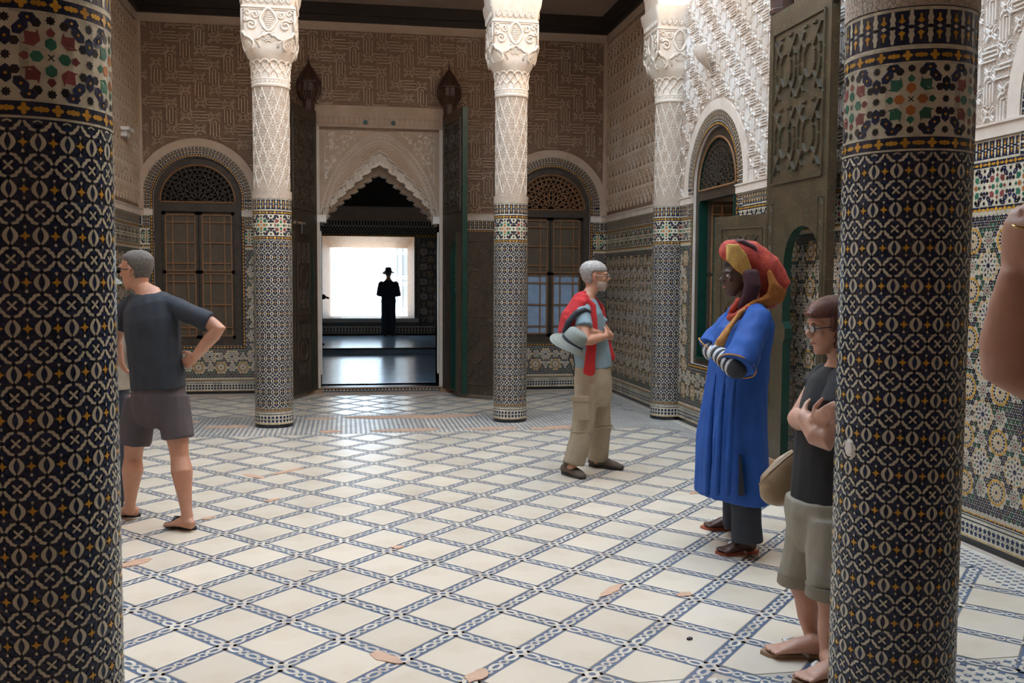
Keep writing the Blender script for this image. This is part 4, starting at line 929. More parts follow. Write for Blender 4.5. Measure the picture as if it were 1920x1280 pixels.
# carved wooden pivot sockets above the gate leaves
def bracket(loc, label, s=1.0, rz=0):
    b = empty('pivot_bracket', loc, rz, label=label, cat='bracket', group=None); b.scale = (s, s, s)
    def pr(rs, n=8): return [[(r*math.cos(2*PI*(i+.5)/n), r*math.sin(2*PI*(i+.5)/n), z) for i in range(n)] for r, z in rs]
    q = MB(); q.loft(pr([(.085, 0), (.09, .03), (.082, .04), (.088, .17)]), 'lanternwood'); q.build('socket', b)
    q = MB(); q.loft(pr([(.09, .17), (.10, .20), (.125, .225), (.13, .26), (.155, .29), (.16, .40), (.168, .41)]), 'lanternwood')
    for k in range(8):
        a = 2*PI*k/8; q.tube([(.12*math.cos(a), .12*math.sin(a), .20), (.165*math.cos(a), .165*math.sin(a), .29), (.165*math.cos(a), .165*math.sin(a), .40)], .010, 'lanternwood', 5)
        for t in (-.25, .25): q.tube([(.10*math.cos(a+t), .10*math.sin(a+t), .18), (.135*math.cos(a+t), .135*math.sin(a+t), .25), (.15*math.cos(a+t), .15*math.sin(a+t), .30)], [.012, .016, .006], 'lanternwood', 5)
    q.build('stalactite_body', b)
    q = MB(); q.loft(pr([(.172, .41), (.172, .425), (.09, .56), (.02, .655)], 16), 'lanternwood')
    for k in range(16):
        a = 2*PI*k/16; q.tube([(.172*math.cos(a), .172*math.sin(a), .425), (.09*math.cos(a), .09*math.sin(a), .565), (.02*math.cos(a), .02*math.sin(a), .66)], .006, 'lanternwood', 4)
    q.build('roof', b)
    q = MB(); q.lathe([(.012, .65), (.03, .672), (.012, .69), (.02, .71), (.008, .73), (.004, .79)], 'lanternwood', 10); q.build('finial', b); return b
bracket((-.51, YB-.17, 3.90), 'dark wooden pointed bracket above the left gate leaf')
bracket((1.437, YB-.17, 3.90), 'dark wooden pointed bracket above the right gate leaf')
bracket((XR-.17, 7.72, 3.86), 'painted wooden bracket at the top edge above the open door leaf', 1.15)
# a plaster shell on the right wall, a small corbel on the left wall
q = MB(); 
for k in range(9):
    a = -.75+.1875*k; q.tube([(XR-.01, 9.69, 3.80), (XR-.10-.03*math.cos(a), 9.69+.11*math.sin(a), 3.95), (XR-.12-.05*math.cos(a), 9.69+.19*math.sin(a), 4.06)], [.008, .022, .03], 'lime', 6)
q.build('plaster_shell', wall_right, smooth=True)
q = MB(); q.box((XL, 12.75, 3.47), (XL+.12, 13.05, 3.51), 'limewhite'); q.box((XL, 12.8, 3.40), (XL+.08, 13.0, 3.47), 'limewhite'); q.build('corbel', wall_left)

# ================================================================== ROOM BEYOND THE GATE
RX0, RX1 = -2.3, 3.0; ZF, STEP, ZP = .06, 20.06, .19
q = MB(); q.box((RX0-.2, YB+.01, -.12), (RX1+.2, STEP, ZF), 'ripple'); q.box((RX0-.2, STEP, -.12), (RX1+.2, FAR, ZP), 'ripple'); q.box((RX0, STEP-.03, ZP-.03), (RX1, STEP, ZP+.002), 'darkwood'); q.build('floor', kind='structure')
q = MB(); q.box((RX0-.2, YB+.55, -.1), (RX0, FAR+.5, 5.0), 'lime'); q.build('wall_far_left', kind='structure')
q = MB(); q.box((RX1, YB+.55, -.1), (RX1+.2, FAR+.5, 5.0), 'lime'); q.build('wall_far_right', kind='structure')
q = MB(); q.box((RX0-.2, YB+.55, 4.6), (RX1+.2, FAR+.5, 4.8), 'darkwood'); q.box((RX0, FAR-.25, 3.45), (RX1, FAR, 4.6), 'darkwood'); q.build('ceiling', kind='structure')
def wX(u, v, h): return (u, FAR-h, v)
WL, WR_, WB_, WT = -.52, 1.60, .62, 2.70
q = MB(); surf(q, R4(RX0, -.1, RX1, 4.6), [R4(WL-.1, WB_, WR_+.1, WT)], wX, 'lime', 0)
n = 4; A = R4(WL-.1, WB_, WR_+.1, WT); B = R4(WL+.08, WB_+.02, WR_-.02, 2.44)
q.add([wX(x, y, 0) for x, y in A]+[wX(x, y, -.9) for x, y in B], [(i, (i+1) % 4, (i+1) % 4+4, i+4) for i in range(4)], 'cedar'); wall_far = q.build('wall_far_back', kind='structure', fix=False)
mo = Mosaic(wX)
def mfar(u, z):
    u = np.asarray(u); z = np.asarray(z); return (u > RX0) & (u < RX1) & (z > .4) & (z < 2.70) & ~((u > WL-.22) & (u < WR_+.22) & (z > WB_-.1))
field(wall_far, wX, None, RX0, RX1, .42, 2.70, mfar, .36)
line(mo, RX0, RX1, .19, .23, 'black', .002); line(mo, RX0, RX1, .23, .4, 'cream', .002); us, s = runs(RX0, RX1, .08); mo.put(rect(.035, .06), 'navy', np.stack([us, us*0+.275], 1), .004); mo.put(rect(.035, .05), 'navy', np.stack([us, us*0+.35], 1), .004)
for z0, z1, m_ in ((2.70, 2.74, 'ochre'), (2.74, 2.95, 'navybed'), (2.95, 2.98, 'cream'), (2.98, 3.09, 'navybed')): line(mo, RX0, RX1, z0, z1, m_, .003, .5)
us, s = runs(RX0, RX1, .075)
for k in range(4): mo.put(star(6, .026, .015), 'cream', np.stack([us+(k % 2)*s/2, us*0+2.765+.052*k], 1), .004)
mo.put(rect(.03, .09), 'cream', np.stack([us, us*0+3.035], 1), .004)
for x in (WL-.16, WR_+.16): mo2 = Mosaic(lambda u, v, h: wX(v, u, h)); band_merlon(mo2, WB_, WT, x-.05, x+.05); mo2.build('zellige_jamb', wall_far)
mo.build('zellige_bands', wall_far)
q = MB(); q.prism(R4(RX0, 3.09, RX1, 3.15), 0, .03, 'limebrown', wX); q.prism(R4(RX0, 3.15, RX1, 3.45), 0, .01, 'limebrown', wX); q.prism(R4(RX0, 3.38, RX1, 3.45), 0, .06, 'limebrown', wX); q.prism(R4(WL-.12, WB_-.03, WR_+.12, WB_+.005), -.9, .05, 'limewhite', wX); q.build('plaster_frieze', wall_far)
w5 = empty('window_5', (0, 0, 0), kind='structure')
def shut(name, hx, ang, L):
    s_ = empty('shutter', (hx, FAR+.92, WB_+.03), ang, parent=w5); q = MB(); H = 1.86; fn = lambda u, v, h: (u, h, v)
    for a in (R4(0, 0, .04, H), R4(L-.04, 0, L, H), R4(0, 0, L, .04), R4(0, H-.04, L, H), R4(L/2-.012, 0, L/2+.012, H)): q.prism(a, -.02, .02, 'shutterwhite', fn)
    for z in (.18, .85, 1.02, 1.68): q.prism(R4(0, z-.02, L, z+.02), -.018, .018, 'shutterwhite', fn)
    q.build('shutter_frame', s_); q = MB()
    for x0, x1 in ((.05, L/2-.02), (L/2+.02, L-.05)):
        for z0, z1 in ((.06, .15), (.22, .80), (.90, .97), (1.07, 1.62), (1.72, 1.80)): q.prism(R4(x0, z0, x1, z1), -.006, .006, 'shutterwhite', fn)
    q.build('shutter_panel', s_)
shut('l', WL+.06, math.radians(58), .52); shut('r', WR_+.02, math.radians(180-52), .50)
# jamb panels: white glazed lining of the gate passage
for sg in (-1, 1):
    q = MB(); x = GC+sg*.845; q.box((min(x, x+sg*.03), YB-.001, .06), (max(x, x+sg*.03), YB+.56, 2.45), 'limewhite'); q.box((min(x, x-sg*.02), YB+.05, .25), (max(x, x-sg*.02), YB+.12, 2.3), 'limewhite'); gp('passage_lining', q)
    q = MB(); q.box((GC+sg*.845-.09, YB-.02+.0, 2.42), (GC+sg*.845+.0 if sg > 0 else GC-.845+.09, YB+.3, 2.52), 'limewhite'); gp('corbel', q)
# bright country outside the far window
q = MB(); q.box((-60, FAR+.6, -3.2), (60, FAR+140, -3), 'limewhite'); q.build('ground_outside', kind='structure')

# ================================================================== PEOPLE
M('skin', (.52, .27, .18), .5, (.46, .22, .14), 9, .0006, 60)
M('skinpale', (.56, .31, .22), .5, (.50, .26, .18), 9, .0006, 60)
M('skindark', (.085, .038, .024), .45, (.06, .026, .017), 9, .0006, 60)
M('lip', (.36, .13, .10), .4); M('nail', (.10, .01, .03), .3)
M('eyewhite', (.7, .68, .64), .2); M('iris', (.03, .02, .015), .15)
M('greyhair', (.42, .40, .38), .7, (.24, .23, .22), 40, .003, 160); M('saltpepper', (.16, .14, .125), .8, (.09, .08, .07), 60, .002, 200)
M('redhair', (.16, .045, .025), .4, (.08, .02, .014), 25, .003, 90, kind='weave'); M('blackhair', (.012, .01, .01), .6)
M('beard', (.46, .40, .36), .8, (.36, .26, .20), 60, .002, 150)
M('shirtnavy', (.028, .034, .046), .85, (.022, .026, .036), 12, .0008, 300); M('shortsgrey', (.085, .068, .075), .85, (.068, .055, .062), 12, .0008, 300)
M('rubber', (.02, .018, .018), .6); M('shirtblue', (.22, .31, .36), .8, (.18, .26, .31), 10, .0008, 300)
M('sweaterred', (.50, .022, .025), .9, (.40, .016, .02), 20, .0015, 260); M('charcoal', (.03, .032, .04), .85)
M('khaki', (.36, .29, .20), .8, (.30, .24, .165), 9, .0008, 240); M('khakigrey', (.30, .265, .21), .8, (.25, .22, .17), 9, .0008, 240)
M('bootbrown', (.07, .048, .035), .7, (.11, .08, .06), 14, .002, 40); M('hatsage', (.225, .255, .235), .85, (.19, .22, .20), 10, .0006, 260)
M('robeblue', (.007, .080, .36), .75, (.005, .062, .29), 10, .0008, 260); M('trimgold', (.55, .26, .05), .7, (.35, .13, .03), 40)
M('scarfred', (.50, .075, .04), .85, (.30, .03, .03), 26, .004, 70); M('scarforange', (.62, .24, .045), .85, (.45, .14, .03), 22, .004, 60, kind='weave')
M('scarfyellow', (.66, .42, .11), .8, (.5, .25, .06), 18, .004, 40, kind='weave'); M('scarfplum', (.035, .012, .022), .8, (.06, .015, .02), 20, .003, 60)
M('stripewhite', (.55, .56, .58), .8); M('denim', (.022, .027, .038), .85, (.03, .036, .05), 12, .001, 240)
M('flipred', (.40, .10, .055), .6); M('flipwhite', (.72, .70, .66), .5); M('bagtan', (.34, .23, .13), .42, (.27, .18, .10), 6, .001, 120)
M('teeblack', (.012, .012, .014), .85, (.017, .017, .02), 10, .0008, 300); M('steel', (.35, .33, .3), .3, metal=1); M('lensdark', (.02, .015, .013), .1); M('lensclear', (.35, .33, .32), .05)
M('phone', (.03, .03, .035), .2); M('gold', (.7, .5, .15), .25, metal=1); M('darkcloth', (.03, .035, .05), .85)

def V3(*a): return Vector(a)
def lerp(a, b, t): return a+(b-a)*t
def etube(mb, pts, rad, m, side=None, n=14, round_=True):
    """closed tube of elliptic sections: rad = (half-width along side, half-depth)"""
    pts = [Vector(p) for p in pts]; rad = [r if hasattr(r, '__len__') else (r, r) for r in rad]
    if round_:
        for end in (0, -1):
            d = (pts[end]-pts[1 if end == 0 else -2]).normalized(); r = rad[end]; k = min(r)
            add = [(pts[end]+d*k*.5, (r[0]*.83, r[1]*.83)), (pts[end]+d*k*.85, (r[0]*.45, r[1]*.45))]
            for p, q in add:
                if end == 0: pts.insert(0, p); rad.insert(0, q)
                else: pts.append(p); rad.append(q)
    side = Vector(side) if side is not None else None; secs = []; prev = None
    for i, p in enumerate(pts):
        t = (pts[min(i+1, len(pts)-1)]-pts[max(i-1, 0)]).normalized()
        a = side if side is not None else (prev if prev is not None else t.orthogonal())
        a = a-t*a.dot(t); a = a.normalized() if a.length > 1e-5 else t.orthogonal().normalized(); prev = a; b = t.cross(a)
        secs.append([p+a*(rad[i][0]*math.cos(2*PI*k/n))+b*(rad[i][1]*math.sin(2*PI*k/n)) for k in range(n)])
    mb.loft(secs, m)
def ball(mb, c, r, m, n=12, rot=None):
    c = Vector(c); r = r if hasattr(r, '__len__') else (r, r, r)
    secs = []
    for i in range(1, n//2+1):
        ph = PI*i/(n//2+1); secs.append([c+((rot @ Vector((r[0]*math.sin(ph)*math.cos(2*PI*k/n), r[1]*math.sin(ph)*math.sin(2*PI*k/n), r[2]*math.cos(ph)))) if rot else Vector((r[0]*math.sin(ph)*math.cos(2*PI*k/n), r[1]*math.sin(ph)*math.sin(2*PI*k/n), r[2]*math.cos(ph)))) for k in range(n)])
    mb.loft(secs, m)
def fuse(mb, name, parent, voxel=.008, it=4, fold=0, fscale=9, paint=None, stretch=(1, 1, .45), dec=0, **k):
    """merge overlapping volumes into one continuous surface"""
    me = mb.mesh('tmp'); bm = bmesh.new(); bm.from_mesh(me); bmesh.ops.recalc_face_normals(bm, faces=bm.faces); bm.to_mesh(me); bm.free()
    o = bpy.data.objects.new('tmp', me); C.objects.link(o); r = o.modifiers.new('r', 'REMESH'); r.mode = 'VOXEL'; r.voxel_size = voxel; r.use_smooth_shade = True
    if it: sm = o.modifiers.new('s', 'SMOOTH'); sm.iterations = it; sm.factor = .5
    if dec: d = o.modifiers.new('d', 'DECIMATE'); d.ratio = dec
    dg = bpy.context.evaluated_depsgraph_get(); me2 = bpy.data.meshes.new_from_object(o.evaluated_get(dg)); bpy.data.objects.remove(o)
    me2.name = name; me2.materials.clear()
    for m in mb.mats: me2.materials.append(MATS[m])
    n = len(me2.vertices); co = np.zeros(n*3); me2.vertices.foreach_get('co', co); co = co.reshape(-1, 3)
    if fold:
        no = np.zeros(n*3); me2.vertices.foreach_get('normal', no); no = no.reshape(-1, 3); S = np.array(stretch)*fscale
        d = np.array([noise.noise(Vector(p*S))+.5*noise.noise(Vector(p*S*2.3+7)) for p in co]); co = co+no*(d*fold)[:, None]; me2.vertices.foreach_set('co', co.ravel())
    mi = np.zeros(len(me2.polygons), int)
    if paint:
        c = np.zeros(len(me2.polygons)*3); me2.polygons.foreach_get('center', c); c = c.reshape(-1, 3)
        for mname, fn in paint:
            if mname not in mb.mats: mb.mats.append(mname); me2.materials.append(MATS[mname])
            mi[fn(c)] = mb.mats.index(mname)
    me2.polygons.foreach_set('material_index', mi); me2.polygons.foreach_set('use_smooth', np.ones(len(me2.polygons), bool)); me2.update()
    return inst(name, me2, parent, **k)

HS = [(0, .050, .020, .018), (.012, .046, .032, .034), (.035, .030, .047, .058), (.065, .014, .058, .078), (.095, .004, .0645, .090), (.125, -.002, .070, .097), (.155, -.006, .0745, .101), (.185, -.010, .072, .097), (.208, -.012, .060, .082), (.225, -.013, .040, .056), (.233, -.013, .018, .026)]
def hsec(z):
    z = max(0, min(.233, z))
    for a, b in zip(HS, HS[1:]):
        if a[0] <= z <= b[0]: t = (z-a[0])/(b[0]-a[0]); t = t if z > .05 else t; return [a[i]+(b[i]-a[i])*t for i in range(4)]
class Person:
    def __init__(s, name, label, base, skin='skin', group=None):
        s.root = empty(name, base, label=label, cat='person', group=group); s.skin = skin; s.b = MB(); s.base = Vector(base)
        s.inv = Matrix.Translation(-s.base)
    def fix(s, o): o.matrix_parent_inverse = s.inv if o.parent == s.root else Matrix.Identity(4); return o
    def part(s, mb, name, parent=None, **k):
        v = k.pop('voxel', None)
        o = fuse(mb, name, parent or s.root, v, **k) if v else mb.build(name, parent or s.root, smooth=k.pop('smooth', True), **k)
        return s.fix(o)
    def torso(s, P, side):     # P: list of (point, rx, ry)
        etube(s.b, [p for p, _, _ in P], [(a, b) for _, a, b in P], s.skin, side, 18)
    def arm(s, a, e, w, k=1):
        etube(s.b, [a, lerp(a, e, .35), lerp(a, e, .8), e, lerp(e, w, .25), lerp(e, w, .7), w], [.052*k, .048*k, .040*k, .040*k, .043*k, .033*k, (.029*k, .024*k)], s.skin)
    def leg(s, h, kn, a, k=1, back=None):
        c = lerp(kn, a, .28)+(back*.024 if back else Vector((0, 0, 0)))
        etube(s.b, [h, lerp(h, kn, .5), lerp(h, kn, .92), lerp(kn, a, .08), c, lerp(kn, a, .62), lerp(kn, a, .9), a], [.088*k, .075*k, .057*k, .054*k, .064*k, .045*k, .033*k, .036*k], s.skin)
    def foot(s, heel, toe, a, bare=True, k=1):
        heel = Vector(heel); toe = Vector(toe); d = (toe-heel).normalized(); l = Vector((-d.y, d.x, 0)); L = (toe-heel).length; up = Vector((0, 0, 1))
        etube(s.b, [heel+up*.035+d*.02, heel+d*.25*L+up*.045, heel+d*.5*L+up*.038, heel+d*.78*L+up*.022], [(.032, .034), (.034, .042), (.042, .032), (.046, .017)], s.skin, l)
        etube(s.b, [a, lerp(a, heel+d*.06+up*.05, .7)], [.036*k, .038*k], s.skin)
        if bare:
            for i in range(5):
                o = -.036+.018*i; r = (.0135, .0095, .009, .0085, .0085)[i]; ln = (.0, .004, -.002, -.010, -.022)[i]; sg = s.toe_side
                etube(s.b, [heel+d*.74*L+l*o*sg+up*.02, heel+d*(.99*L+ln)+l*o*sg*1.08+up*.014], [r, r*.95], s.skin, n=8)
    toe_side = 1
    def hand(s, w, d, nrm, thumb, curl=.5, k=1, spread=.0, mb=None):
        mb = mb or s.b; w = Vector(w); d = Vector(d).normalized(); nrm = Vector(nrm); nrm = (nrm-d*nrm.dot(d)).normalized(); l = d.cross(nrm); l = l if l.dot(Vector(thumb)) > 0 else -l
        etube(mb, [w-d*.02*k, w+d*.03*k, w+d*.065*k, w+d*.09*k], [(.027*k, .019*k), (.037*k, .017*k), (.041*k, .015*k), (.039*k, .013*k)], s.skin, l)
        for i in range(4):
            p = w+d*(.085-.005*(i == 3))*k+l*(.030-.0195*i)*k; ang = 0; pts = [p-d*.02*k]; ln = (.072, .080, .074, .058)[i]*k; fd = (d+l*spread*(1.5-i)).normalized()
            for t, f in ((.45, .35), (.30, .85), (.25, .6)):
                ang += curl*f*1.25; p = p+(fd*math.cos(ang)+nrm*math.sin(ang))*ln*t; pts.append(p)
            etube(mb, pts, [.0098*k, .0095*k, .0085*k, .0072*k], s.skin, n=8)
        p = w+d*.02*k+l*.026*k; t1 = (d*.62+l*.72+nrm*.25).normalized(); t2 = (d*.95+l*.25+nrm*(.2+curl*.3)).normalized()
        etube(mb, [p, p+t1*.042*k, p+t1*.042*k+t2*.032*k, p+t1*.042*k+t2*.055*k], [.0165*k, .0125*k, .0105*k, .0085*k], s.skin, n=8)
    def head(s, o, yaw, pitch=0, roll=0, k=1, neck=None, nose=1, fat=1):
        s.H = Matrix.Translation(Vector(o)) @ Matrix.Rotation(yaw, 4, 'Z') @ Matrix.Rotation(pitch, 4, 'X') @ Matrix.Rotation(roll, 4, 'Y') @ Matrix.Diagonal((k*fat, k, k, 1)); H = s.H; b = s.b; T = lambda *p: H @ Vector(p)
        b.loft([[T(rx*math.cos(2*PI*i/24), cy+ry*math.sin(2*PI*i/24), z) for i in range(24)] for z, cy, rx, ry in HS], s.skin)
        etube(b, [T(0, .088, .138), T(0, .102, .115), T(0, .115*nose, .096), T(0, .106, .086)], [.009, .010, .0135, .011], s.skin, n=8)
        for sg in (-1, 1):
            ball(b, T(sg*.011, .103, .090), .010, s.skin, 8); etube(b, [T(sg*.010, .096, .142), T(sg*.035, .090, .145), T(sg*.055, .070, .138)], [.007, .009, .007], s.skin, n=8)
            ball(b, T(sg*.042, .070, .098), (.017, .014, .016), s.skin, 8)
            etube(b, [T(sg*.073, -.010, .085), T(sg*.077, -.014, .105), T(sg*.081, -.020, .130), T(sg*.077, -.006, .140), T(sg*.074, .004, .122)], [.008, .009, .010, .008, .006], s.skin, n=8)
        etube(b, [T(-.022, .083, .058), T(0, .096, .060), T(.022, .083, .058)], [.005, .0075, .005], s.skin, n=8); etube(b, [T(-.02, .080, .048), T(0, .092, .048), T(.02, .080, .048)], [.005, .0085, .005], s.skin, n=8)
        ball(b, T(0, .066, .016), (.022, .022, .018), s.skin, 10)
        if neck: etube(b, [T(0, -.025, .095), T(0, -.02, .03), lerp(T(0, -.02, .03), Vector(neck), .6), Vector(neck)], [(.055, .058), (.055, .055), (.058, .056), (.075, .062)], s.skin, H.to_3x3() @ Vector((1, 0, 0)))
    def face(s, brow='greyhair'):
        H = s.H; T = lambda *p: H @ Vector(p)
        for sg in (-1, 1):
            q = MB(); ball(q, T(sg*.031, .079, .1215), (.0125, .0115, .0095), 'eyewhite', 10); e = s.part(q, 'eye'); q = MB(); ball(q, T(sg*.031, .0885, .1215), (.0055, .0035, .0055), 'iris', 8); s.part(q, 'iris', e)
            q = MB(); q.tube([T(sg*.014, .100, .139), T(sg*.034, .096, .144), T(sg*.052, .078, .138)], [.003, .004, .002], brow, 5); s.part(q, 'eyebrow')
        q = MB(); q.tube([T(-.02, .086, .054), T(0, .0985, .0545), T(.02, .086, .054)], [.003, .0065, .003], 'lip', 6); s.part(q, 'lips')
    def shell(s, name, mat, pred, grow=.008, z0=.0, z1=.233, bump=.0, nt=40, nz=26, H=None):
        H = H or s.H; q = MB(); vs = []; ok = []
        for j in range(nz+1):
            z = z0+(z1-z0)*j/nz
            for i in range(nt):
                a = 2*PI*i/nt; zz, cy, rx, ry = hsec(z); x, y = rx*math.cos(a), cy+ry*math.sin(a); p = pred(x, y, z); ok.append(p > 0)
                g = min(1, max(-.4, p*60-.3)); g = g*grow+(bump*noise.noise(Vector((x*60, y*60, z*60))) if g > 0 else 0)
                n_ = Vector((x/rx/rx, (y-cy)/ry/ry, 0)).normalized()*(1 if z < .17 else max(.2, (1-((z-.17)/.066)**2))); n_ += Vector((0, 0, 1))*(0 if z < .14 else ((z-.14)/.093)**1.2); n_.normalize(); vs.append(H @ (Vector((x, y, z))+n_*g))
        fs = [(j*nt+i, j*nt+(i+1) % nt, (j+1)*nt+(i+1) % nt, (j+1)*nt+i) for j in range(nz) for i in range(nt) if sum(ok[k] for k in (j*nt+i, j*nt+(i+1) % nt, (j+1)*nt+(i+1) % nt, (j+1)*nt+i)) >= 2]
        if z1 > .23: fs.append(tuple(nz*nt+i for i in range(nt)))
        q.add(vs, fs, mat); return s.part(q, name, fix=False)
    def glasses(s, frame='steel', lens='lensclear', rim=.0020):
        T = lambda *p: s.H @ Vector(p); q = MB(); g = empty('glasses', s.base, parent=s.root); s.fix(g); g.location = s.base
        for sg in (-1, 1):
            q.tube([T(sg*(.033+.023*math.cos(a)), .106-.006*abs(math.cos(a)), .118+.016*math.sin(a)) for a in np.linspace(0, 2*PI, 15)[:-1]], rim, frame, 5, closed=True)
            q.tube([T(sg*.056, .100, .121), T(sg*.074, .06, .123), T(sg*.080, -.012, .124), T(sg*.078, -.025, .112)], rim*1.2, frame, 5)
        q.tube([T(-.011, .107, .121), T(0, .112, .123), T(.011, .107, .121)], rim, frame, 5)
        o = q.build('frame', g, smooth=True); o.matrix_parent_inverse = s.inv
        for sg in (-1, 1):
            l = MB(); l.prism([(sg*.033+.022*math.cos(a), .118+.0155*math.sin(a)) for a in np.linspace(0, 2*PI, 15)[:-1]], .1045, .106, lens, lambda u, v, h: T(u, h, v)); o = l.build('lens', g); o.matrix_parent_inverse = s.inv
    def body(s, voxel=.0065, it=3, **k): return s.part(s.b, 'body', voxel=voxel, it=it, **k)
    def flipflop(s, heel, toe, sole, strap, k=1):
        heel = Vector(heel); toe = Vector(toe); d = (toe-heel).normalized(); l = Vector((-d.y, d.x, 0)); L = (toe-heel).length; q = MB()
        P = [(t, w*math.sqrt(max(0, 1-((t-.5)/.5)**4))) for t, w in zip(np.linspace(0, 1, 13), (.042, .042, .042, .041, .040, 0.041, .043, .048, .052, .054, .054, .052, .046))]
        ring = [(heel+d*(-.018+(L+.036)*t)+l*w) for t, w in P]+[(heel+d*(-.018+(L+.036)*t)-l*w) for t, w in P[::-1]]
        q.add([(p.x, p.y, .020) for p in ring]+[(p.x, p.y, .0) for p in ring], [tuple(range(26)), tuple(range(51, 25, -1))]+[(i, i+26, (i+1) % 26+26, (i+1) % 26) for i in range(26)], sole)
        f = s.part(q, 'flip_flop', smooth=.6); q = MB(); up = Vector((0, 0, 1)); top = heel+d*.70*L+up*.062
        for sg in (-1, 1): q.tube([top-up*.004, top+up*.004, heel+d*.52*L+l*sg*.046+up*.058, heel+d*.34*L+l*sg*.042+up*.014], [.007, .010, .010, .008], strap, 6)
        q.tube([heel+d*.84*L+l*.006+up*.012, heel+d*.80*L+up*.04, top], .005, strap, 6); o = s.part(q, 'strap', f); o.matrix_parent_inverse = s.inv if False else Matrix.Identity(4); return f
def coat(P, skinmb, mat, tubes, name, voxel=.009, it=5, fold=.006, fscale=9, **k):
    q = MB()
    for pts, rad, side in tubes: etube(q, pts, rad, mat, side, 16, round_=k.get('rnd', False))
    k.pop('rnd', None); return P.part(q, name, voxel=voxel, it=it, fold=fold, fscale=fscale, **k)

# ---- 1. man in a dark T-shirt and grey shorts, seen from behind, right hand on his hip
P = Person('person', 'man in dark navy T-shirt and grey shorts, back turned, hand on hip', (-1.2, 6.42, 0), 'skin')
A = lambda x, y, Y: at(x, y, Y)
sh = (A(362, 578, 6.34)-A(232, 578, 6.62)).normalized(); neckb = A(276, 548, 6.50)
P.torso([(A(298, 755, 6.45), .12, .09), (A(296, 735, 6.45), .165, .118), (A(292, 695, 6.44), .165, .12), (A(288, 650, 6.44), .165, .118), (A(284, 605, 6.46), .185, .125), (A(282, 575, 6.48), .18, .105), (A(278, 555, 6.50), .10, .075)], sh)
rs, re, rw = A(352, 584, 6.34), A(411, 614, 6.28), A(366, 668, 6.33); P.arm(rs, re, rw, 1.08)
ls, le, lw = A(234, 582, 6.62), A(214, 640, 6.66), A(224, 676, 6.75); P.arm(ls, le, lw, 1.08)
P.hand(rw, A(344, 683, 6.38)-rw, A(340, 690, 6.6)-A(352, 676, 6.3), (0, 0, 1), .75); P.hand(lw, A(234, 694, 6.80)-lw, (.4, .5, -.3), (0, -.3, 1), .7)
hl, hr = A(262, 758, 6.56), A(326, 755, 6.40)
kl, kr = A(250, 850, 6.58), A(336, 848, 6.36); al, ar = A(243, 955, 6.62), A(351, 968, 6.30)
bk = V3(.3, -1, 0).normalized(); P.leg(hl, kl, al, 1.08, bk); P.leg(hr, kr, ar, 1.08, bk)
P.toe_side = -1; P.foot(atz(362, 993, .02), atz(318, 985, .02), ar, k=1.05); P.foot(atz(258, 968, .02), atz(212, 966, .02), al, k=1.05)
ho = A(257, 540, 6.52); P.head(ho+V3(0, 0, -.01), math.radians(62), -.02, 0, 1.06, neckb)
body = P.body(); P.face('saltpepper')
P.shell('hair', 'saltpepper', lambda x, y, z: min((z-.055), (.085-y)) if y < -.005 and z > .05 and not (abs(x) > .05 and y > -.03 and z < .13) else (z-.165-y*.25), .008, .03, .233, .002)
P.glasses('lensdark', 'lensdark', .003)
t = coat(P, 0, 'shirtnavy', [([A(297, 728, 6.44), A(294, 695, 6.44), A(289, 650, 6.44), A(285, 605, 6.46), A(282, 578, 6.48), A(279, 560, 6.50), A(277, 549, 6.50)], [(.198, .142), (.192, .138), (.188, .135), (.203, .14), (.198, .125), (.15, .10), (.085, .075)], sh),
    ([lerp(rs, neckb, .5), lerp(rs, neckb, .1)+V3(0, 0, -.01), lerp(rs, re, .35), lerp(rs, re, .68)], [.06, .066, .066, .068], None), ([lerp(ls, neckb, .5), ls, lerp(ls, le, .35), lerp(ls, le, .6)], [.06, .066, .068, .068], None)], 't_shirt', fold=.010, fscale=7)
coat(P, 0, 'shortsgrey', [([A(297, 716, 6.45), A(297, 740, 6.45), A(298, 772, 6.46), A(297, 796, 6.47)], [(.186, .134), (.196, .145), (.19, .14), (.14, .11)], sh),
    ([A(266, 745, 6.55), lerp(hl, kl, .5), lerp(hl, kl, .80)], [.115, .108, .108], None), ([A(322, 745, 6.41), lerp(hr, kr, .5), lerp(hr, kr, .72)], [.115, .106, .105], None)], 'shorts', fold=.009, fscale=7)
P.flipflop(atz(364, 994), atz(314, 985), 'rubber', 'rubber'); P.flipflop(atz(260, 969), atz(210, 966), 'rubber', 'rubber')

# ---- 2. grey haired man, arms crossed, red sweater over his shoulders
P = Person('person', 'grey haired man with glasses, arms crossed, red sweater over his shoulders', (2.0, 7.75, 0), 'skin')
sd = V3(-.25, 1, 0).normalized(); nk = A(1102, 556, 7.74)
P.torso([(A(1112, 740, 7.75), .10, .08), (A(1112, 715, 7.75), .15, .115), (A(1110, 690, 7.75), .158, .13), (A(1106, 650, 7.75), .158, .13), (A(1100, 610, 7.75), .17, .13), (A(1098, 583, 7.75), .17, .10), (A(1099, 565, 7.75), .10, .075)], sd)
rs, re, rw = A(1092, 586, 7.57), A(1098, 640, 7.42), A(1136, 630, 7.56); ls, le, lw = A(1104, 582, 7.93), A(1143, 630, 7.84), A(1112, 622, 7.50)
P.arm(rs, re, rw); P.arm(ls, le, lw)
P.hand(rw, A(1142, 622, 7.8)-rw, (-.6, .2, 0), (0, 0, 1), .5); P.hand(lw, A(1094, 618, 7.46)-lw, (0, .5, -.1), (0, 0, 1), .5)
hr, hl = A(1103, 738, 7.67), A(1120, 738, 7.85); kr, kl = A(1091, 808, 7.62), A(1128, 802, 7.88); ar, al = A(1074, 874, 7.60), A(1120, 864, 7.95)
P.leg(hr, kr, ar, 1, V3(-1, 0, 0)); P.leg(hl, kl, al, 1, V3(-1, 0, 0))
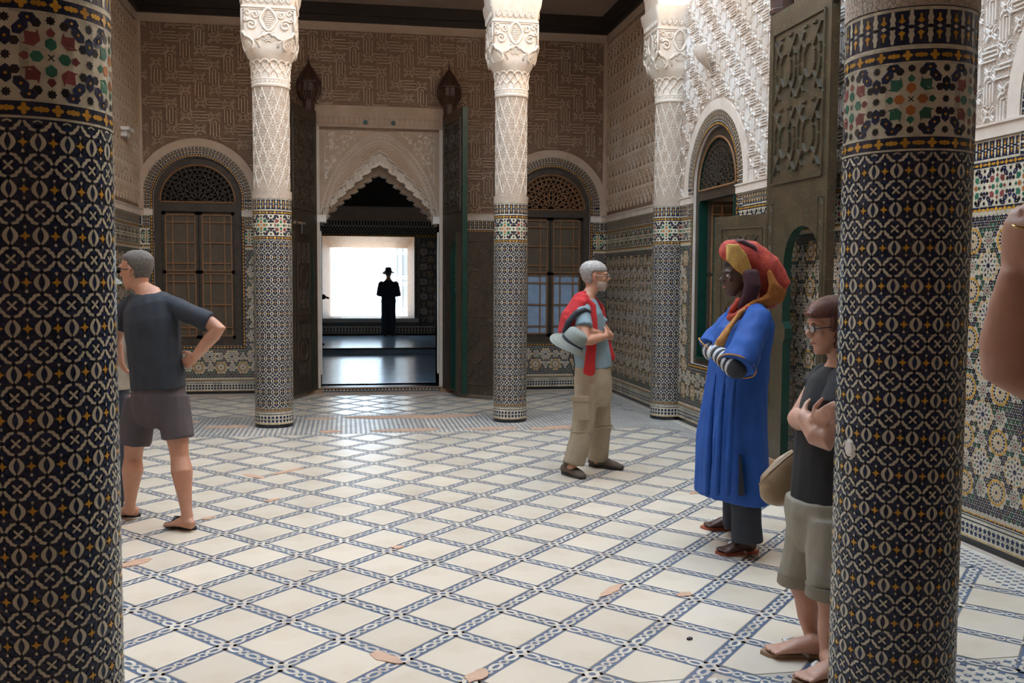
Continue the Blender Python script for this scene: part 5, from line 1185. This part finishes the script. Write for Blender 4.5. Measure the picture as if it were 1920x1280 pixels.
P.foot(atz(1058, 888), atz(1092, 898), ar, False); P.foot(atz(1110, 874), atz(1163, 881), al, False)
P.head(A(1117, 545, 7.74)+V3(-.005, 0, -.005), math.radians(-97), .03, 0, 1.04, nk); P.body(); P.face('beard')
P.shell('hair', 'greyhair', lambda x, y, z: (min(z-.05, .03) if y < -.03 and not (abs(x) > .05 and y > -.035 and z < .135) else -.02) if z < .16 else .175-.168+(.16-y*1.0)*.1, .014, .03, .233, .003)
P.shell('beard', 'beard', lambda x, y, z: min(.082-z, y-.0, .02) if not (abs(x) < .022 and .045 < z < .063) else -.01, .007, .0, .10, .001); P.glasses()
coat(P, 0, 'shirtblue', [([A(1112, 688, 7.75), A(1111, 670, 7.75), A(1106, 640, 7.75), A(1101, 610, 7.75), A(1099, 585, 7.75), A(1100, 566, 7.74), A(1101, 558, 7.74)], [(.18, .152), (.178, .15), (.175, .148), (.185, .145), (.182, .12), (.12, .09), (.078, .07)], sd),
    ([lerp(rs, nk, .3), rs, lerp(rs, re, .3), lerp(rs, re, .52)], [.062, .068, .070, .074], None), ([lerp(ls, nk, .3), ls, lerp(ls, le, .4), lerp(ls, le, .6)], [.062, .068, .07, .074], None)], 'shirt', fold=.007, fscale=8)
q = MB(); etube(q, [A(1094, 562, 7.66), A(1110, 566, 7.66), A(1116, 575, 7.69), A(1110, 566, 7.80), A(1096, 561, 7.82)], [(.014, .022)]*5, 'shirtblue', n=8); P.part(q, 'collar', voxel=.006, it=3)
tr = coat(P, 0, 'khaki', [([A(1112, 686, 7.75), A(1112, 715, 7.75), A(1112, 745, 7.75), A(1112, 760, 7.75)], [(.176, .145), (.198, .15), (.185, .145), (.13, .11)], sd),
    ([A(1103, 722, 7.67), lerp(hr, kr, .5), kr, lerp(kr, ar, .5), lerp(kr, ar, .93)], [.105, .098, .092, .095, .092], None), ([A(1121, 722, 7.85), lerp(hl, kl, .5), kl, lerp(kl, al, .5), lerp(kl, al, .93)], [.105, .096, .09, .092, .09], None)], 'trousers', fold=.010, fscale=6)
q = MB(); c = A(1090, 768, 7.50); n_ = V3(-.25, -1, .05).normalized(); l_ = V3(1, -.25, 0).normalized(); up = V3(-.08, 0, 1).normalized()
def patchbox(q, c, w, h, d, m): 
    for a0, b0 in (((-w, -h), (w, h)),): q.add([c+l_*x+up*z+n_*e for e in (-.02, d) for x, z in ((a0[0], a0[1]), (b0[0], a0[1]), (b0[0], b0[1]), (a0[0], b0[1]))], [(3, 2, 1, 0), (4, 5, 6, 7), (0, 1, 5, 4), (1, 2, 6, 5), (2, 3, 7, 6), (3, 0, 4, 7)], m)
patchbox(q, c, .068, .085, .022, 'khaki'); patchbox(q, c+up*.09, .075, .024, .030, 'khaki'); o = P.part(q, 'cargo_pocket', tr, smooth=False); b_ = o.modifiers.new('b', 'BEVEL'); b_.width = .008; b_.segments = 2
for kk, rr in ((lerp(kr, ar, -.02), .098), (lerp(kl, al, -.05), .096)):
    q = MB(); q.tube([kk+V3(rr*math.cos(t), rr*math.sin(t), .004*math.sin(3*t)) for t in np.linspace(0, 2*PI, 20)[:-1]], .006, 'khaki', 6, closed=True); P.part(q, 'zip_seam', tr)
for h_, t_, an in ((atz(1056, 888), atz(1094, 899), ar), (atz(1106, 874), atz(1167, 882), al)):
    d = (t_-h_).normalized(); L = (t_-h_).length; l2 = V3(-d.y, d.x, 0); up3 = V3(0, 0, 1); q = MB()
    etube(q, [h_+d*.02+up3*.05, h_+d*.25*L+up3*.052, h_+d*.5*L+up3*.048, h_+d*.78*L+up3*.036, h_+d*.96*L+up3*.028], [(.038, .046), (.042, .05), (.046, .044), (.05, .034), (.036, .024)], 'bootbrown', l2)
    etube(q, [h_+d*.07+up3*.07, h_+d*.075+up3*.13], [.046, .048], 'bootbrown'); bt = P.part(q, 'shoe', voxel=.007, it=3, fold=.002)
    q = MB(); ring = [(h_+d*(L*(.5-.52*math.cos(a)))+l2*(.048*math.copysign(abs(math.sin(a))**.6, math.sin(a)))) for a in np.linspace(0, 2*PI, 25)[:-1]]; q.add([(p.x, p.y, .022) for p in ring]+[(p.x, p.y, 0) for p in ring], [tuple(range(24)), tuple(range(47, 23, -1))]+[(i, i+24, (i+1) % 24+24, (i+1) % 24) for i in range(24)], 'rubber'); P.part(q, 'sole', bt, smooth=.6)
    q = MB()
    for k in range(4): q.tube([h_+d*(.33+.09*k)*L+l2*sg*.03+up3*(.098-.012*k) for sg in (-1, 0, 1)], .004, 'charcoal', 5)
    P.part(q, 'laces', bt)
# the sweater: draped over the back and shoulders, its sleeves hanging in front
q = MB()
etube(q, [A(1068, 630, 7.62), A(1070, 600, 7.60), A(1086, 566, 7.62), A(1096, 556, 7.66)], [(.07, .05), (.095, .052), (.085, .045), (.05, .03)], 'sweaterred', V3(.4, -1, 0), 16)
etube(q, [A(1062, 632, 7.85), A(1066, 600, 7.85), A(1086, 566, 7.86), A(1100, 556, 7.84)], [(.09, .05), (.10, .05), (.08, .045), (.05, .03)], 'sweaterred', V3(.1, 1, 0), 16)
etube(q, [A(1055, 622, 7.72), A(1064, 590, 7.72), A(1086, 556, 7.74), A(1096, 550, 7.74)], [(.16, .035), (.16, .045), (.11, .04), (.06, .03)], 'sweaterred', V3(.1, 1, 0), 16)
etube(q, [A(1092, 560, 7.62), A(1108, 575, 7.60), A(1112, 612, 7.56), A(1108, 660, 7.54), A(1104, 698, 7.55)], [(.05, .03), (.045, .03), (.042, .028), (.042, .03), (.05, .032)], 'sweaterred', V3(.9, -.3, 0), 12)
etube(q, [A(1104, 556, 7.84), A(1124, 578, 7.92), A(1130, 612, 7.88), A(1138, 650, 7.80), A(1147, 672, 7.78)], [(.05, .03), (.045, .03), (.042, .03), (.04, .028), (.035, .022)], 'sweaterred', V3(.9, -.3, 0), 12)
sw = P.part(q, 'sweater', voxel=.008, it=5, fold=.006, fscale=10)
q = MB(); etube(q, [A(1058, 630, 7.53), A(1066, 604, 7.50), A(1080, 586, 7.49), A(1096, 580, 7.50), A(1106, 584, 7.52)], [(.022, .035), (.03, .028), (.026, .022), (.022, .02), (.016, .016)], 'charcoal', V3(0, -1, 0), 10); P.part(q, 'dark_lining', sw, voxel=.007, it=3, fold=.003)
# the sun hat that hangs under his arm
ht = empty('sun_hat', A(1072, 643, 7.35), label='pale sage sun hat hanging at the hip of the grey haired man', cat='hat'); base = Vector(ht.location)
ax = V3(.52, -.30, .80).normalized(); Q = ax.to_track_quat('Z', 'Y').to_matrix().to_4x4(); hm = Matrix.Translation(base) @ Q
def lathe_m(q, prof, m, H, n=32, wob=0):
    q.loft([[H @ V3(r*math.cos(2*PI*i/n), r*math.sin(2*PI*i/n), z+wob*(r/.16)**2*math.sin(2*2*PI*i/n)) for i in range(n)] for r, z in prof], m, cap=False)
def hat(root, H, base):
    inv = Matrix.Translation(-Vector(base))
    q = MB(); lathe_m(q, [(.095, .0), (.13, -.018), (.165, -.045), (.169, -.046), (.168, -.042), (.132, -.012), (.096, .008)], 'hatsage', H, 36, .02); o = q.build('brim', root, smooth=True); o.matrix_parent_inverse = inv
    q = MB()
    for r in (.11, .122, .134, .146, .158): q.tube([H @ V3(r*math.cos(a), r*math.sin(a), -.018-(r-.13)*.75+.009+.02*(r/.16)**2*math.sin(2*a)) for a in np.linspace(0, 2*PI, 31)[:-1]], .0016, 'khakigrey', 4, closed=True)
    o2 = q.build('stitching', o)
    q = MB(); lathe_m(q, [(.096, .0), (.093, .05), (.086, .095), (.07, .112), (.03, .117), (.001, .117)], 'hatsage', H, 32); o = q.build('crown', root, smooth=.7); o.matrix_parent_inverse = inv
    q = MB(); lathe_m(q, [(.0985, .004), (.097, .028), (.0945, .028), (.0955, .004)], 'charcoal', H, 32); o = q.build('hat_band', root, smooth=.7); o.matrix_parent_inverse = inv; return root
hat(ht, hm, base)
q = MB(); q.tube([A(1072, 655, 7.40), A(1066, 672, 7.42), A(1072, 690, 7.44), A(1076, 705, 7.45), A(1077, 680, 7.44), A(1074, 662, 7.42)], .005, 'charcoal', 6); o = q.build('cord', ht, smooth=True); o.matrix_parent_inverse = Matrix.Translation(-base)

# ---- 3. man in a blue robe and a big turban
P = Person('person', 'man in a long bright blue robe and red and orange turban', (2.32, 5.45, 0), 'skindark')
sd = V3(-.12, 1, 0).normalized(); nk = A(1398, 574, 5.40)
P.torso([(A(1392, 800, 5.42), .13, .11), (A(1392, 765, 5.42), .16, .12), (A(1392, 720, 5.42), .15, .115), (A(1396, 660, 5.42), .15, .118), (A(1402, 615, 5.42), .17, .12), (A(1405, 590, 5.42), .17, .10), (A(1400, 572, 5.41), .09, .07)], sd)
ls, le, lw = A(1422, 596, 5.18), A(1384, 692, 5.02), A(1340, 658, 5.22); rs, re, rw = A(1384, 594, 5.64), A(1332, 655, 5.72), A(1366, 676, 5.36)
P.arm(ls, le, lw, 1.02); P.arm(rs, re, rw, 1.02); P.hand(lw, A(1338, 646, 5.45)-lw, (.6, .5, 0), (0, 0, 1), .5); P.hand(rw, A(1384, 678, 5.22)-rw, (0, 1, 0), (0, 0, 1), .5)
hl, hr = A(1400, 790, 5.28), A(1386, 788, 5.54); kl, kr = A(1396, 905, 5.22), A(1380, 892, 5.62); al, ar = A(1402, 1012, 5.20), A(1382, 982, 5.68)
P.leg(hl, kl, al, 1, V3(1, 0, 0)); P.leg(hr, kr, ar, 1, V3(1, 0, 0)); P.toe_side = 1
P.foot(atz(1415, 1033, .02), atz(1350, 1036, .02), al, k=1.05); P.foot(atz(1382, 990, .02), atz(1322, 988, .02), ar, k=1.05)
P.head(A(1388, 553, 5.40)+V3(0, 0, -.005), math.radians(84), -.04, 0, 1.02, nk); P.body(); P.face('blackhair')
P.shell('hair', 'blackhair', lambda x, y, z: min(z-.04, .03) if y < -.02 and z > .04 else z-.17, .006, .03, .233, .001)
coat(P, 0, 'denim', [([A(1392, 765, 5.42), A(1392, 800, 5.42), A(1392, 815, 5.42)], [(.165, .125), (.155, .12), (.09, .09)], sd), ([hl, kl, lerp(kl, al, .6), lerp(kl, al, 1.04)], [.10, .09, .088, .092], None), ([hr, kr, lerp(kr, ar, .6), lerp(kr, ar, 1.02)], [.10, .09, .088, .092], None)], 'jeans', fold=.006, fscale=7)
q = MB(); etube(q, [A(1368, 927, 5.42), A(1369, 880, 5.42), A(1371, 820, 5.42), A(1376, 760, 5.42), A(1381, 715, 5.42), A(1388, 665, 5.42), A(1398, 625, 5.42), A(1406, 602, 5.42), A(1403, 582, 5.41), A(1400, 568, 5.41)], [(.335, .168), (.33, .166), (.31, .158), (.285, .146), (.26, .14), (.23, .15), (.215, .15), (.20, .12), (.13, .09), (.075, .065)], 'robeblue', sd, 28, False)
robe_t = q
for a, e, w in ((ls, le, lw), (rs, re, rw)): etube(q, [lerp(a, nk, .4), a, lerp(a, e, .4), lerp(a, e, .75), lerp(a, e, .96)+(w-e)*.08], [(.075, .07), (.085, .078), (.092, .085), (.105, .095), (.115, .10)], 'robeblue', None, 16, False)
ro = P.part(q, 'robe', voxel=.010, it=5, fold=.016, fscale=8, stretch=(1, 1, .2))
q = MB()
for x, dx in ((1326, 5.24), (1344, 5.13), (1364, 5.09), (1404, 5.13)): etube(q, [A(x, 926, dx), A(x+2, 860, dx+.01), A(x+8, 760, dx+.06), A(x+16, 700, dx+.10)], [.020, .022, .018, .008], 'robeblue', None, 8)
P.part(q, 'robe_pleats', ro, voxel=.009, it=5, fold=.004)
q = MB(); q.add([A(x, y, d) for d in (5.075, 5.15) for x, y in ((1384, 929), (1397, 929), (1389, 852), (1386, 852))], [(0, 1, 2, 3), (7, 6, 5, 4), (0, 3, 7, 4), (1, 5, 6, 2), (0, 4, 5, 1)], 'denim'); P.part(q, 'side_slit', ro, smooth=False)
for e, w, nm in ((le, lw, 1), (re, rw, 0)):
    c = lerp(ls if nm else rs, e, .97)+(w-e)*.08; d = (e-(ls if nm else rs)).normalized(); a = d.orthogonal().normalized(); b = d.cross(a); q = MB(); q.tube([c+(a*math.cos(t)+b*math.sin(t))*(.110) for t in np.linspace(0, 2*PI, 20)[:-1]], .0045, 'trimgold', 5, closed=True); P.part(q, 'embroidered_cuff', ro)
    dd = w-e; ax_ = dd.normalized(); a = ax_.orthogonal().normalized(); b = ax_.cross(a); q = MB()
    for k in range(9):
        r0, r1 = .062-.0022*k, .062-.0022*(k+1); q.loft([[e+dd*t+(a*math.cos(th)+b*math.sin(th))*r for th in np.linspace(0, 2*PI, 17)[:-1]] for t, r in ((.10+.10*k, r0), (.10+.10*(k+.5), r0+.002), (.10+.10*(k+1), r1))], 'stripewhite' if k % 2 == 0 else 'charcoal', cap=k in (0, 8))
    ball(q, e+dd*.06, .063, 'charcoal', 12); P.part(q, 'striped_sleeve')
q = MB(); etube(q, [A(1410, 572, 5.24), A(1388, 588, 5.20), A(1368, 612, 5.20), A(1352, 640, 5.19), A(1348, 658, 5.19)], [(.02, .012), (.026, .014), (.028, .014), (.03, .014), (.026, .012)], 'trimgold', V3(.6, 0, .8), 8); P.part(q, 'neck_band', ro, voxel=.006, it=2)
# turban
tb = []
q = MB(); etube(q, [A(1372, 470, 5.40), A(1400, 480, 5.40), A(1430, 505, 5.40), A(1452, 535, 5.40), A(1440, 560, 5.40)], [(.085, .075), (.112, .10), (.125, .112), (.115, .10), (.07, .06)], 'scarfred', V3(0, 1, 0), 20)
pa = lambda c: (c[:, 0] > A(1446, 540, 5.4).x) 
tu = P.part(q, 'turban', voxel=.010, it=4, fold=.008, fscale=14)
q = MB(); 
for k in range(7):
    o = k*7; etube(q, [A(1366, 462+k*4, 5.33-k*.004), A(1382, 462+o*.9, 5.30-.002*k), A(1396+k*2, 480+o*1.0, 5.29), A(1404+2*k, 498+o*.8, 5.30)], [.016, .019, .018, .012], 'scarfyellow', None, 8)
P.part(q, 'yellow_folds', tu, voxel=.006, it=2, fold=.003, fscale=20)
q = MB(); etube(q, [A(1372, 455, 5.40), A(1392, 456, 5.38), A(1412, 468, 5.34), A(1424, 488, 5.31)], [(.05, .022), (.06, .025), (.05, .024), (.03, .014)], 'scarfplum', V3(0, 1, 0), 10)
etube(q, [A(1408, 512, 5.27), A(1412, 535, 5.25), A(1404, 560, 5.26), A(1388, 578, 5.28)], [(.05, .03), (.055, .03), (.05, .03), (.025, .02)], 'scarfplum', V3(1, 0, 0), 12); P.part(q, 'plum_folds', tu, voxel=.007, it=3, fold=.005, fscale=16)
q = MB()
for k in range(6): etube(q, [A(1442+3*k, 510+4*k, 5.28+.012*k), A(1448+4*k, 532+3*k, 5.265+.012*k), A(1444+4*k, 552+2*k, 5.28+.012*k), A(1424+2*k, 566+k, 5.29+.01*k)], [.018, .022, .02, .012], 'scarforange', None, 8)
etube(q, [A(1438, 562, 5.28), A(1412, 570, 5.24), A(1392, 584, 5.24), A(1376, 596, 5.27)], [(.02, .03), (.02, .03), (.018, .026), (.012, .016)], 'scarforange', None, 10); P.part(q, 'orange_folds', tu, voxel=.006, it=2, fold=.003, fscale=18)
q = MB(); etube(q, [A(1386, 564, 5.30), A(1374, 580, 5.30), A(1368, 596, 5.33), A(1384, 592, 5.24), A(1402, 580, 5.22)], [(.03, .022)]*5, 'scarfred', None, 10); P.part(q, 'red_neck_scarf', tu, voxel=.007, it=3, fold=.005, fscale=16)
P.flipflop(atz(1418, 1036), atz(1346, 1039), 'flipred', 'flipwhite'); P.flipflop(atz(1384, 993), atz(1318, 991), 'flipred', 'flipwhite')

# ---- 4. woman leaning at the right column, arms crossed
P = Person('person', 'woman with red bob hair in black T-shirt and khaki capris beside the right column', (2.0, 3.80, 0), 'skinpale')
sd = V3(-.1, 1, 0).normalized(); nk = A(1580, 672, 3.83)
P.torso([(A(1548, 990, 3.82), .10, .09), (A(1546, 950, 3.82), .14, .11), (A(1546, 890, 3.82), .135, .095), (A(1552, 820, 3.82), .135, .095), (A(1564, 755, 3.82), .135, .095), (A(1576, 712, 3.83), .13, .08), (A(1580, 684, 3.83), .08, .065)], sd)
ls, le, lw = A(1590, 724, 3.66), A(1545, 826, 3.58), A(1508, 782, 3.70); rs, re, rw = A(1545, 716, 3.98), A(1496, 785, 3.96), A(1528, 792, 3.62)
P.arm(ls, le, lw, 1.28); P.arm(rs, re, rw, 1.2); P.hand(lw, A(1502, 768, 3.9)-lw, (.6, .3, 0), (0, 0, 1), .5, .92); P.hand(rw, A(1556, 772, 3.52)-rw, (.5, .8, -.2), (0, 0, 1), .5, .92)
hl, hr = A(1560, 1000, 3.73), A(1530, 995, 3.90); kl, kr = A(1556, 1110, 3.66), A(1500, 1085, 3.94); al, ar = A(1552, 1232, 3.62), A(1524, 1200, 3.98)
P.leg(hl, kl, al, 1.02, V3(1, 0, 0)); P.leg(hr, kr, ar, 1.02, V3(1, 0, 0)); P.toe_side = 1
P.foot(atz(1546, 1228, .02), atz(1440, 1224, .02), ar); P.foot(atz(1588, 1268, .02), atz(1500, 1278, .02), al)
P.head(A(1562, 660, 3.83)+V3(0, 0, -.005), math.radians(86), -.08, 0, .97, nk, 1.0); P.body(); P.face('redhair')
P.shell('hair', 'redhair', lambda x, y, z: (.03 if y < .035-(z < .1)*.02 else -.03) if z < .165 else .03, .026, -.0, .233, .004); P.glasses('rubber')
coat(P, 0, 'teeblack', [([A(1546, 945, 3.82), A(1546, 890, 3.82), A(1550, 820, 3.82), A(1562, 765, 3.82), A(1572, 720, 3.83), A(1579, 694, 3.83)], [(.178, .135), (.172, .122), (.168, .12), (.174, .128), (.172, .11), (.09, .075)], sd),
    ([lerp(ls, nk, .3), ls, lerp(ls, le, .3), lerp(ls, le, .48)], [.075, .085, .085, .082], None), ([lerp(rs, nk, .3), rs, lerp(rs, re, .12), lerp(rs, re, .27)], [.07, .078, .080, .080], None)], 't_shirt', fold=.006, fscale=8)
coat(P, 0, 'khakigrey', [([A(1541, 930, 3.82), A(1542, 955, 3.82), A(1545, 1005, 3.82), A(1545, 1030, 3.82)], [(.176, .138), (.184, .15), (.17, .145), (.12, .11)], sd),
    ([A(1560, 975, 3.72), lerp(hl, kl, .5), lerp(hl, kl, 1.0)], [.115, .105, .092], None), ([A(1530, 972, 3.90), lerp(hr, kr, .5), lerp(hr, kr, 1.02)], [.115, .108, .095], None)], 'capri_trousers', fold=.009, fscale=7)
for kk in (lerp(hl, kl, .97), lerp(hr, kr, .99)):
    q = MB(); q.loft([[kk+V3((.098+.004*(j % 2))*math.cos(t), (.098+.004*(j % 2))*math.sin(t), z) for t in np.linspace(0, 2*PI, 25)[:-1]] for j, z in enumerate((-.025, -.02, .02, .025))], 'khakigrey'); P.part(q, 'rolled_cuff')
P.flipflop(atz(1552, 1231), atz(1433, 1227), 'cedar', 'flipwhite'); P.flipflop(atz(1595, 1270), atz(1492, 1282), 'cedar', 'flipwhite')
bg_ = empty('handbag', A(1462, 925, 4.12), label='tan leather handbag hanging at the black T-shirt woman\'s hip', cat='bag'); bb = Vector(bg_.location); binv = Matrix.Translation(-bb)
q = MB(); etube(q, [A(1452, 926, 4.12), A(1456, 905, 4.12), A(1474, 872, 4.12), A(1490, 850, 4.12)], [(.075, .06), (.085, .055), (.06, .035), (.03, .014)], 'bagtan', V3(1, 0, -.55), 20)
etube(q, [A(1434, 912, 4.12), A(1462, 930, 4.12), A(1488, 936, 4.12)], [(.05, .025), (.062, .045), (.055, .03)], 'bagtan', V3(0, 1, 0), 14)
o = fuse(q, 'bag_body', bg_, .008, 6, .004, 10); o.matrix_parent_inverse = binv
q = MB(); q.tube([A(1424, 908, 4.0), A(1446, 884, 3.955), A(1470, 862, 3.96), A(1490, 846, 3.99)], .006, 'bagtan', 6); q.tube([A(1490, 852, 4.0), A(1505, 800, 4.12), A(1545, 742, 4.06), A(1572, 712, 4.06)], .010, 'bagtan', 6); o = q.build('strap', bg_, smooth=True); o.matrix_parent_inverse = binv

# ---- 5. photographer at the right edge: raised forearm, camera at the face
P = Person('person', 'person at the right edge, only a raised bare forearm in view', (1.47, 1.45, 0), 'skinpale')
sd = V3(.2, -1, 0).normalized(); X0 = 1.78; YP = 1.45
tv = lambda x, y, z: V3(1.47+x, YP+y, z)
P.torso([(tv(0, 0, .83), .10, .09), (tv(0, 0, .92), .155, .12), (tv(0, 0, 1.05), .16, .12), (tv(0, 0, 1.25), .18, .13), (tv(0, 0, 1.38), .18, .11), (tv(0, 0, 1.45), .1, .08)], sd)
rs = tv(.02, -.2, 1.36); re = A(1886, 684, 1.70); rw = A(1905, 515, 1.62)
ls = tv(.02, .2, 1.37); le = tv(-.02, .36, 1.24); lw = A(1945, 440, 1.78)
P.arm(ls, re, rw, 1.25); rw2 = V3(1.31, 1.36, 1.50); P.arm(rs, tv(-.04, -.36, 1.24), rw2, 1.1)
P.hand(rw, A(1912, 440, 1.60)-rw, V3(.9, .1, .1), V3(-.3, -1, 0), .75, 1.05); P.hand(rw2, V3(-.35, .45, .8), V3(-.6, .3, 0), V3(0, 1, 0), .6)
for sg in (-1, 1):
    h_ = tv(0, .09*sg, .86); kn = tv(0, .10*sg, .48); an = tv(.02, .10*sg, .09); P.leg(h_, kn, an, 1.05, V3(1, 0, 0)); P.foot(tv(.07, .1*sg, .02), tv(-.18, .11*sg, .02), an, False)
P.head(tv(-.02, 0, 1.52), math.radians(88), 0, 0, 1.02, tv(0, 0, 1.46)); P.body(); P.face()
P.shell('hair', 'saltpepper', lambda x, y, z: min(z-.05, .03) if y < -.01 and z > .05 else z-.17, .012, .03, .233, .002)
coat(P, 0, 'darkcloth', [([tv(0, 0, .88), tv(0, 0, 1.05), tv(0, 0, 1.25), tv(0, 0, 1.38), tv(0, 0, 1.45)], [(.19, .15), (.18, .145), (.2, .15), (.2, .13), (.11, .09)], sd), ([ls, lerp(ls, re, .3), lerp(ls, re, .5)], [.08, .078, .076], None), ([rs, lerp(rs, tv(-.04, -.36, 1.24), .8)], [.08, .078], None)], 't_shirt')
coat(P, 0, 'denim', [([tv(0, 0, .95), tv(0, 0, .85), tv(0, 0, .80)], [(.18, .14), (.18, .14), (.1, .1)], sd)]+[([tv(0, .09*sg, .88), tv(0, .1*sg, .48), tv(.02, .1*sg, .05)], [.11, .09, .085], None) for sg in (-1, 1)], 'trousers')
for sg in (-1, 1):
    q = MB(); etube(q, [tv(.08, .1*sg, .045), tv(0, .1*sg, .045), tv(-.14, .11*sg, .035)], [(.042, .045), (.045, .044), (.045, .03)], 'bootbrown', V3(0, 1, 0)); P.part(q, 'shoe', voxel=.009)
c = empty('compact_camera', (1.305, 1.50, 1.63), label='black compact camera held up at the right edge', cat='camera'); q = MB(); cb = Vector(c.location)
q.box((-.025, -.055, -.035), (.03, .055, .035), 'phone'); q.build('housing', c); q = MB(); q.lathe([(.028, .0), (.028, .03), (.024, .045), (.02, .045)], 'rubber', 20); o = inst('lens_barrel', q.mesh('lens_barrel'), c, loc=(-.025, 0, 0)); o.rotation_euler.y = -PI/2
q = MB(); k = A(1911, 424, 1.585); q.tube([k+V3(.0105*math.cos(t), .0105*math.sin(t), .003*math.sin(t)) for t in np.linspace(0, 2*PI, 17)[:-1]], .0022, 'gold', 6, closed=True); P.part(q, 'ring')

# ---- figures further back
def back_figure(label, base, yaw, k, mats, hatm=True, fat=1.0, elbow=.255):
    P = Person('person', label, base, 'skin'); Rm = Matrix.Translation(Vector(base)) @ Matrix.Rotation(yaw, 4, 'Z') @ Matrix.Scale(k, 4); T = lambda x, y, z: Rm @ V3(x, y, z); sd = Rm.to_3x3() @ V3(1, 0, 0)
    P.torso([(T(0, 0, .83), .10, .08), (T(0, 0, .93), .15, .11), (T(0, 0, 1.05), .15, .115), (T(0, .01, 1.25), .165, .12), (T(0, .0, 1.37), .17, .10), (T(0, 0, 1.44), .09, .07)], sd)
    arms = []
    for sg in (-1, 1):
        a, e, w = T(sg*.18, 0, 1.38), T(sg*elbow, -.05, 1.09), T(sg*.10, .22, 1.06); arms.append((a, e, w)); P.arm(a, e, w); P.hand(w, T(0, .30, 1.06)-w, V3(0, 0, -1), V3(0, 0, 1), .5)
        P.leg(T(sg*.085, 0, .86), T(sg*.09, .0, .48), T(sg*.09, -.02, .09), 1); P.foot(T(sg*.09, -.07, 0), T(sg*.10, .18, 0), T(sg*.09, -.02, .09), False)
    P.head(T(0, .02, 1.50), yaw, -.15, 0, k, T(0, 0, 1.42)); P.body(voxel=.010); P.face('blackhair')
    P.shell('hair', 'saltpepper', lambda x, y, z: min(z-.03, .03) if y < .0 and z > .03 else z-.17, .010, .0, .233, .002)
    coat(P, 0, mats[0], [([T(0, 0, .86), T(0, 0, 1.05), T(0, .01, 1.25), T(0, 0, 1.37), T(0, 0, 1.45)], [(.19*fat, .15), (.175*fat, .14), (.19*fat, .145), (.19*fat, .12), (.08, .075)], sd)]+[([a, lerp(a, e, .5), e, lerp(e, w, .8)], [.075, .07, .066, .055], None) for a, e, w in arms], 'jacket', fold=.006, voxel=.011)
    coat(P, 0, mats[1], [([T(0, 0, .95), T(0, 0, .86), T(0, 0, .78)], [(.175*fat, .14), (.175*fat, .14), (.1, .1)], sd)]+[([T(sg*.08, 0, .88), T(sg*.09, 0, .5), T(sg*.09, -.02, .05)], [.105*fat, .095, .092], None) for sg in (-1, 1)], 'trousers', fold=.006, voxel=.011)
    for sg in (-1, 1):
        q = MB(); etube(q, [T(sg*.09, -.06, .04), T(sg*.095, .05, .04), T(sg*.10, .17, .03)], [(.04, .04), (.044, .04), (.04, .025)], 'bootbrown', sd); P.part(q, 'shoe', voxel=.010)
    if hatm:
        r = empty('sun_hat', T(0, .02, 1.69), label=hatm, cat='hat'); hat(r, Rm @ Matrix.Translation((0, .005, 1.675)) @ Matrix.Rotation(-.12, 4, 'X') @ Matrix.Scale(.92, 4), r.location)
    return P
b = atz(727, 628.5, ZP); back_figure('person in dark clothes standing at the bright far window', (1.02, 24.22, ZP), .05, .97, ('darkcloth', 'darkcloth'), 'small sun hat on the person at the far window')
back_figure('dark figure half hidden behind the left side of the gate passage', (-.70, 20.9, ZP), -1.2, .98, ('darkcloth', 'darkcloth'), None, 1.05, .36)
back_figure('person mostly hidden behind the left column, only a hat brim showing', (-1.70, 7.05, 0), .3, .97, ('khakigrey', 'denim'), 'grey sun hat half hidden behind the left column')
# small litter on the floor
p = atz(1293, 1200); q = MB(); q.box((-.012, -.008, 0), (.012, .008, .009), 'rubber'); o = inst('stone_chip', q.mesh('stone_chip'), None, (p.x, p.y, .0035), .6, label='tiny dark chip lying on a cream floor tile', cat='debris')
p = atz(595, 1072); q = MB(); q.tube([(-.045, .02, .002), (-.03, -.005, .003), (0, -.008, .002), (.03, .006, .003), (.05, .004, .002)], .0016, 'bootbrown', 5); inst('twig', q.mesh('twig'), None, (p.x, p.y, .0035), 0, label='thin dark twig on a cream floor tile left of centre', cat='debris')

# chipped spot on the near right column: pale mortar laid bare
col_ = [o for o in bpy.data.objects if o.name.startswith('tiled_column')][1]; q = MB(); CA, CZ = -1.370, 1.070
P_ = [((.021+.008*random.random())*math.cos(2*PI*k/13), (.026+.010*random.random())*math.sin(2*PI*k/13)) for k in range(13)]
fnc = lambda u, v, h: wC(CA*CR+u, CZ+v, h); q.add([fnc(x, y, .001) for x, y in P_]+[fnc(x*.6, y*.6, .0065) for x, y in P_], [tuple(range(13, 26))]+[(i, (i+1) % 13, (i+1) % 13+13, i+13) for i in range(13)], 'limewhite'); q.build('chipped_spot', col_)
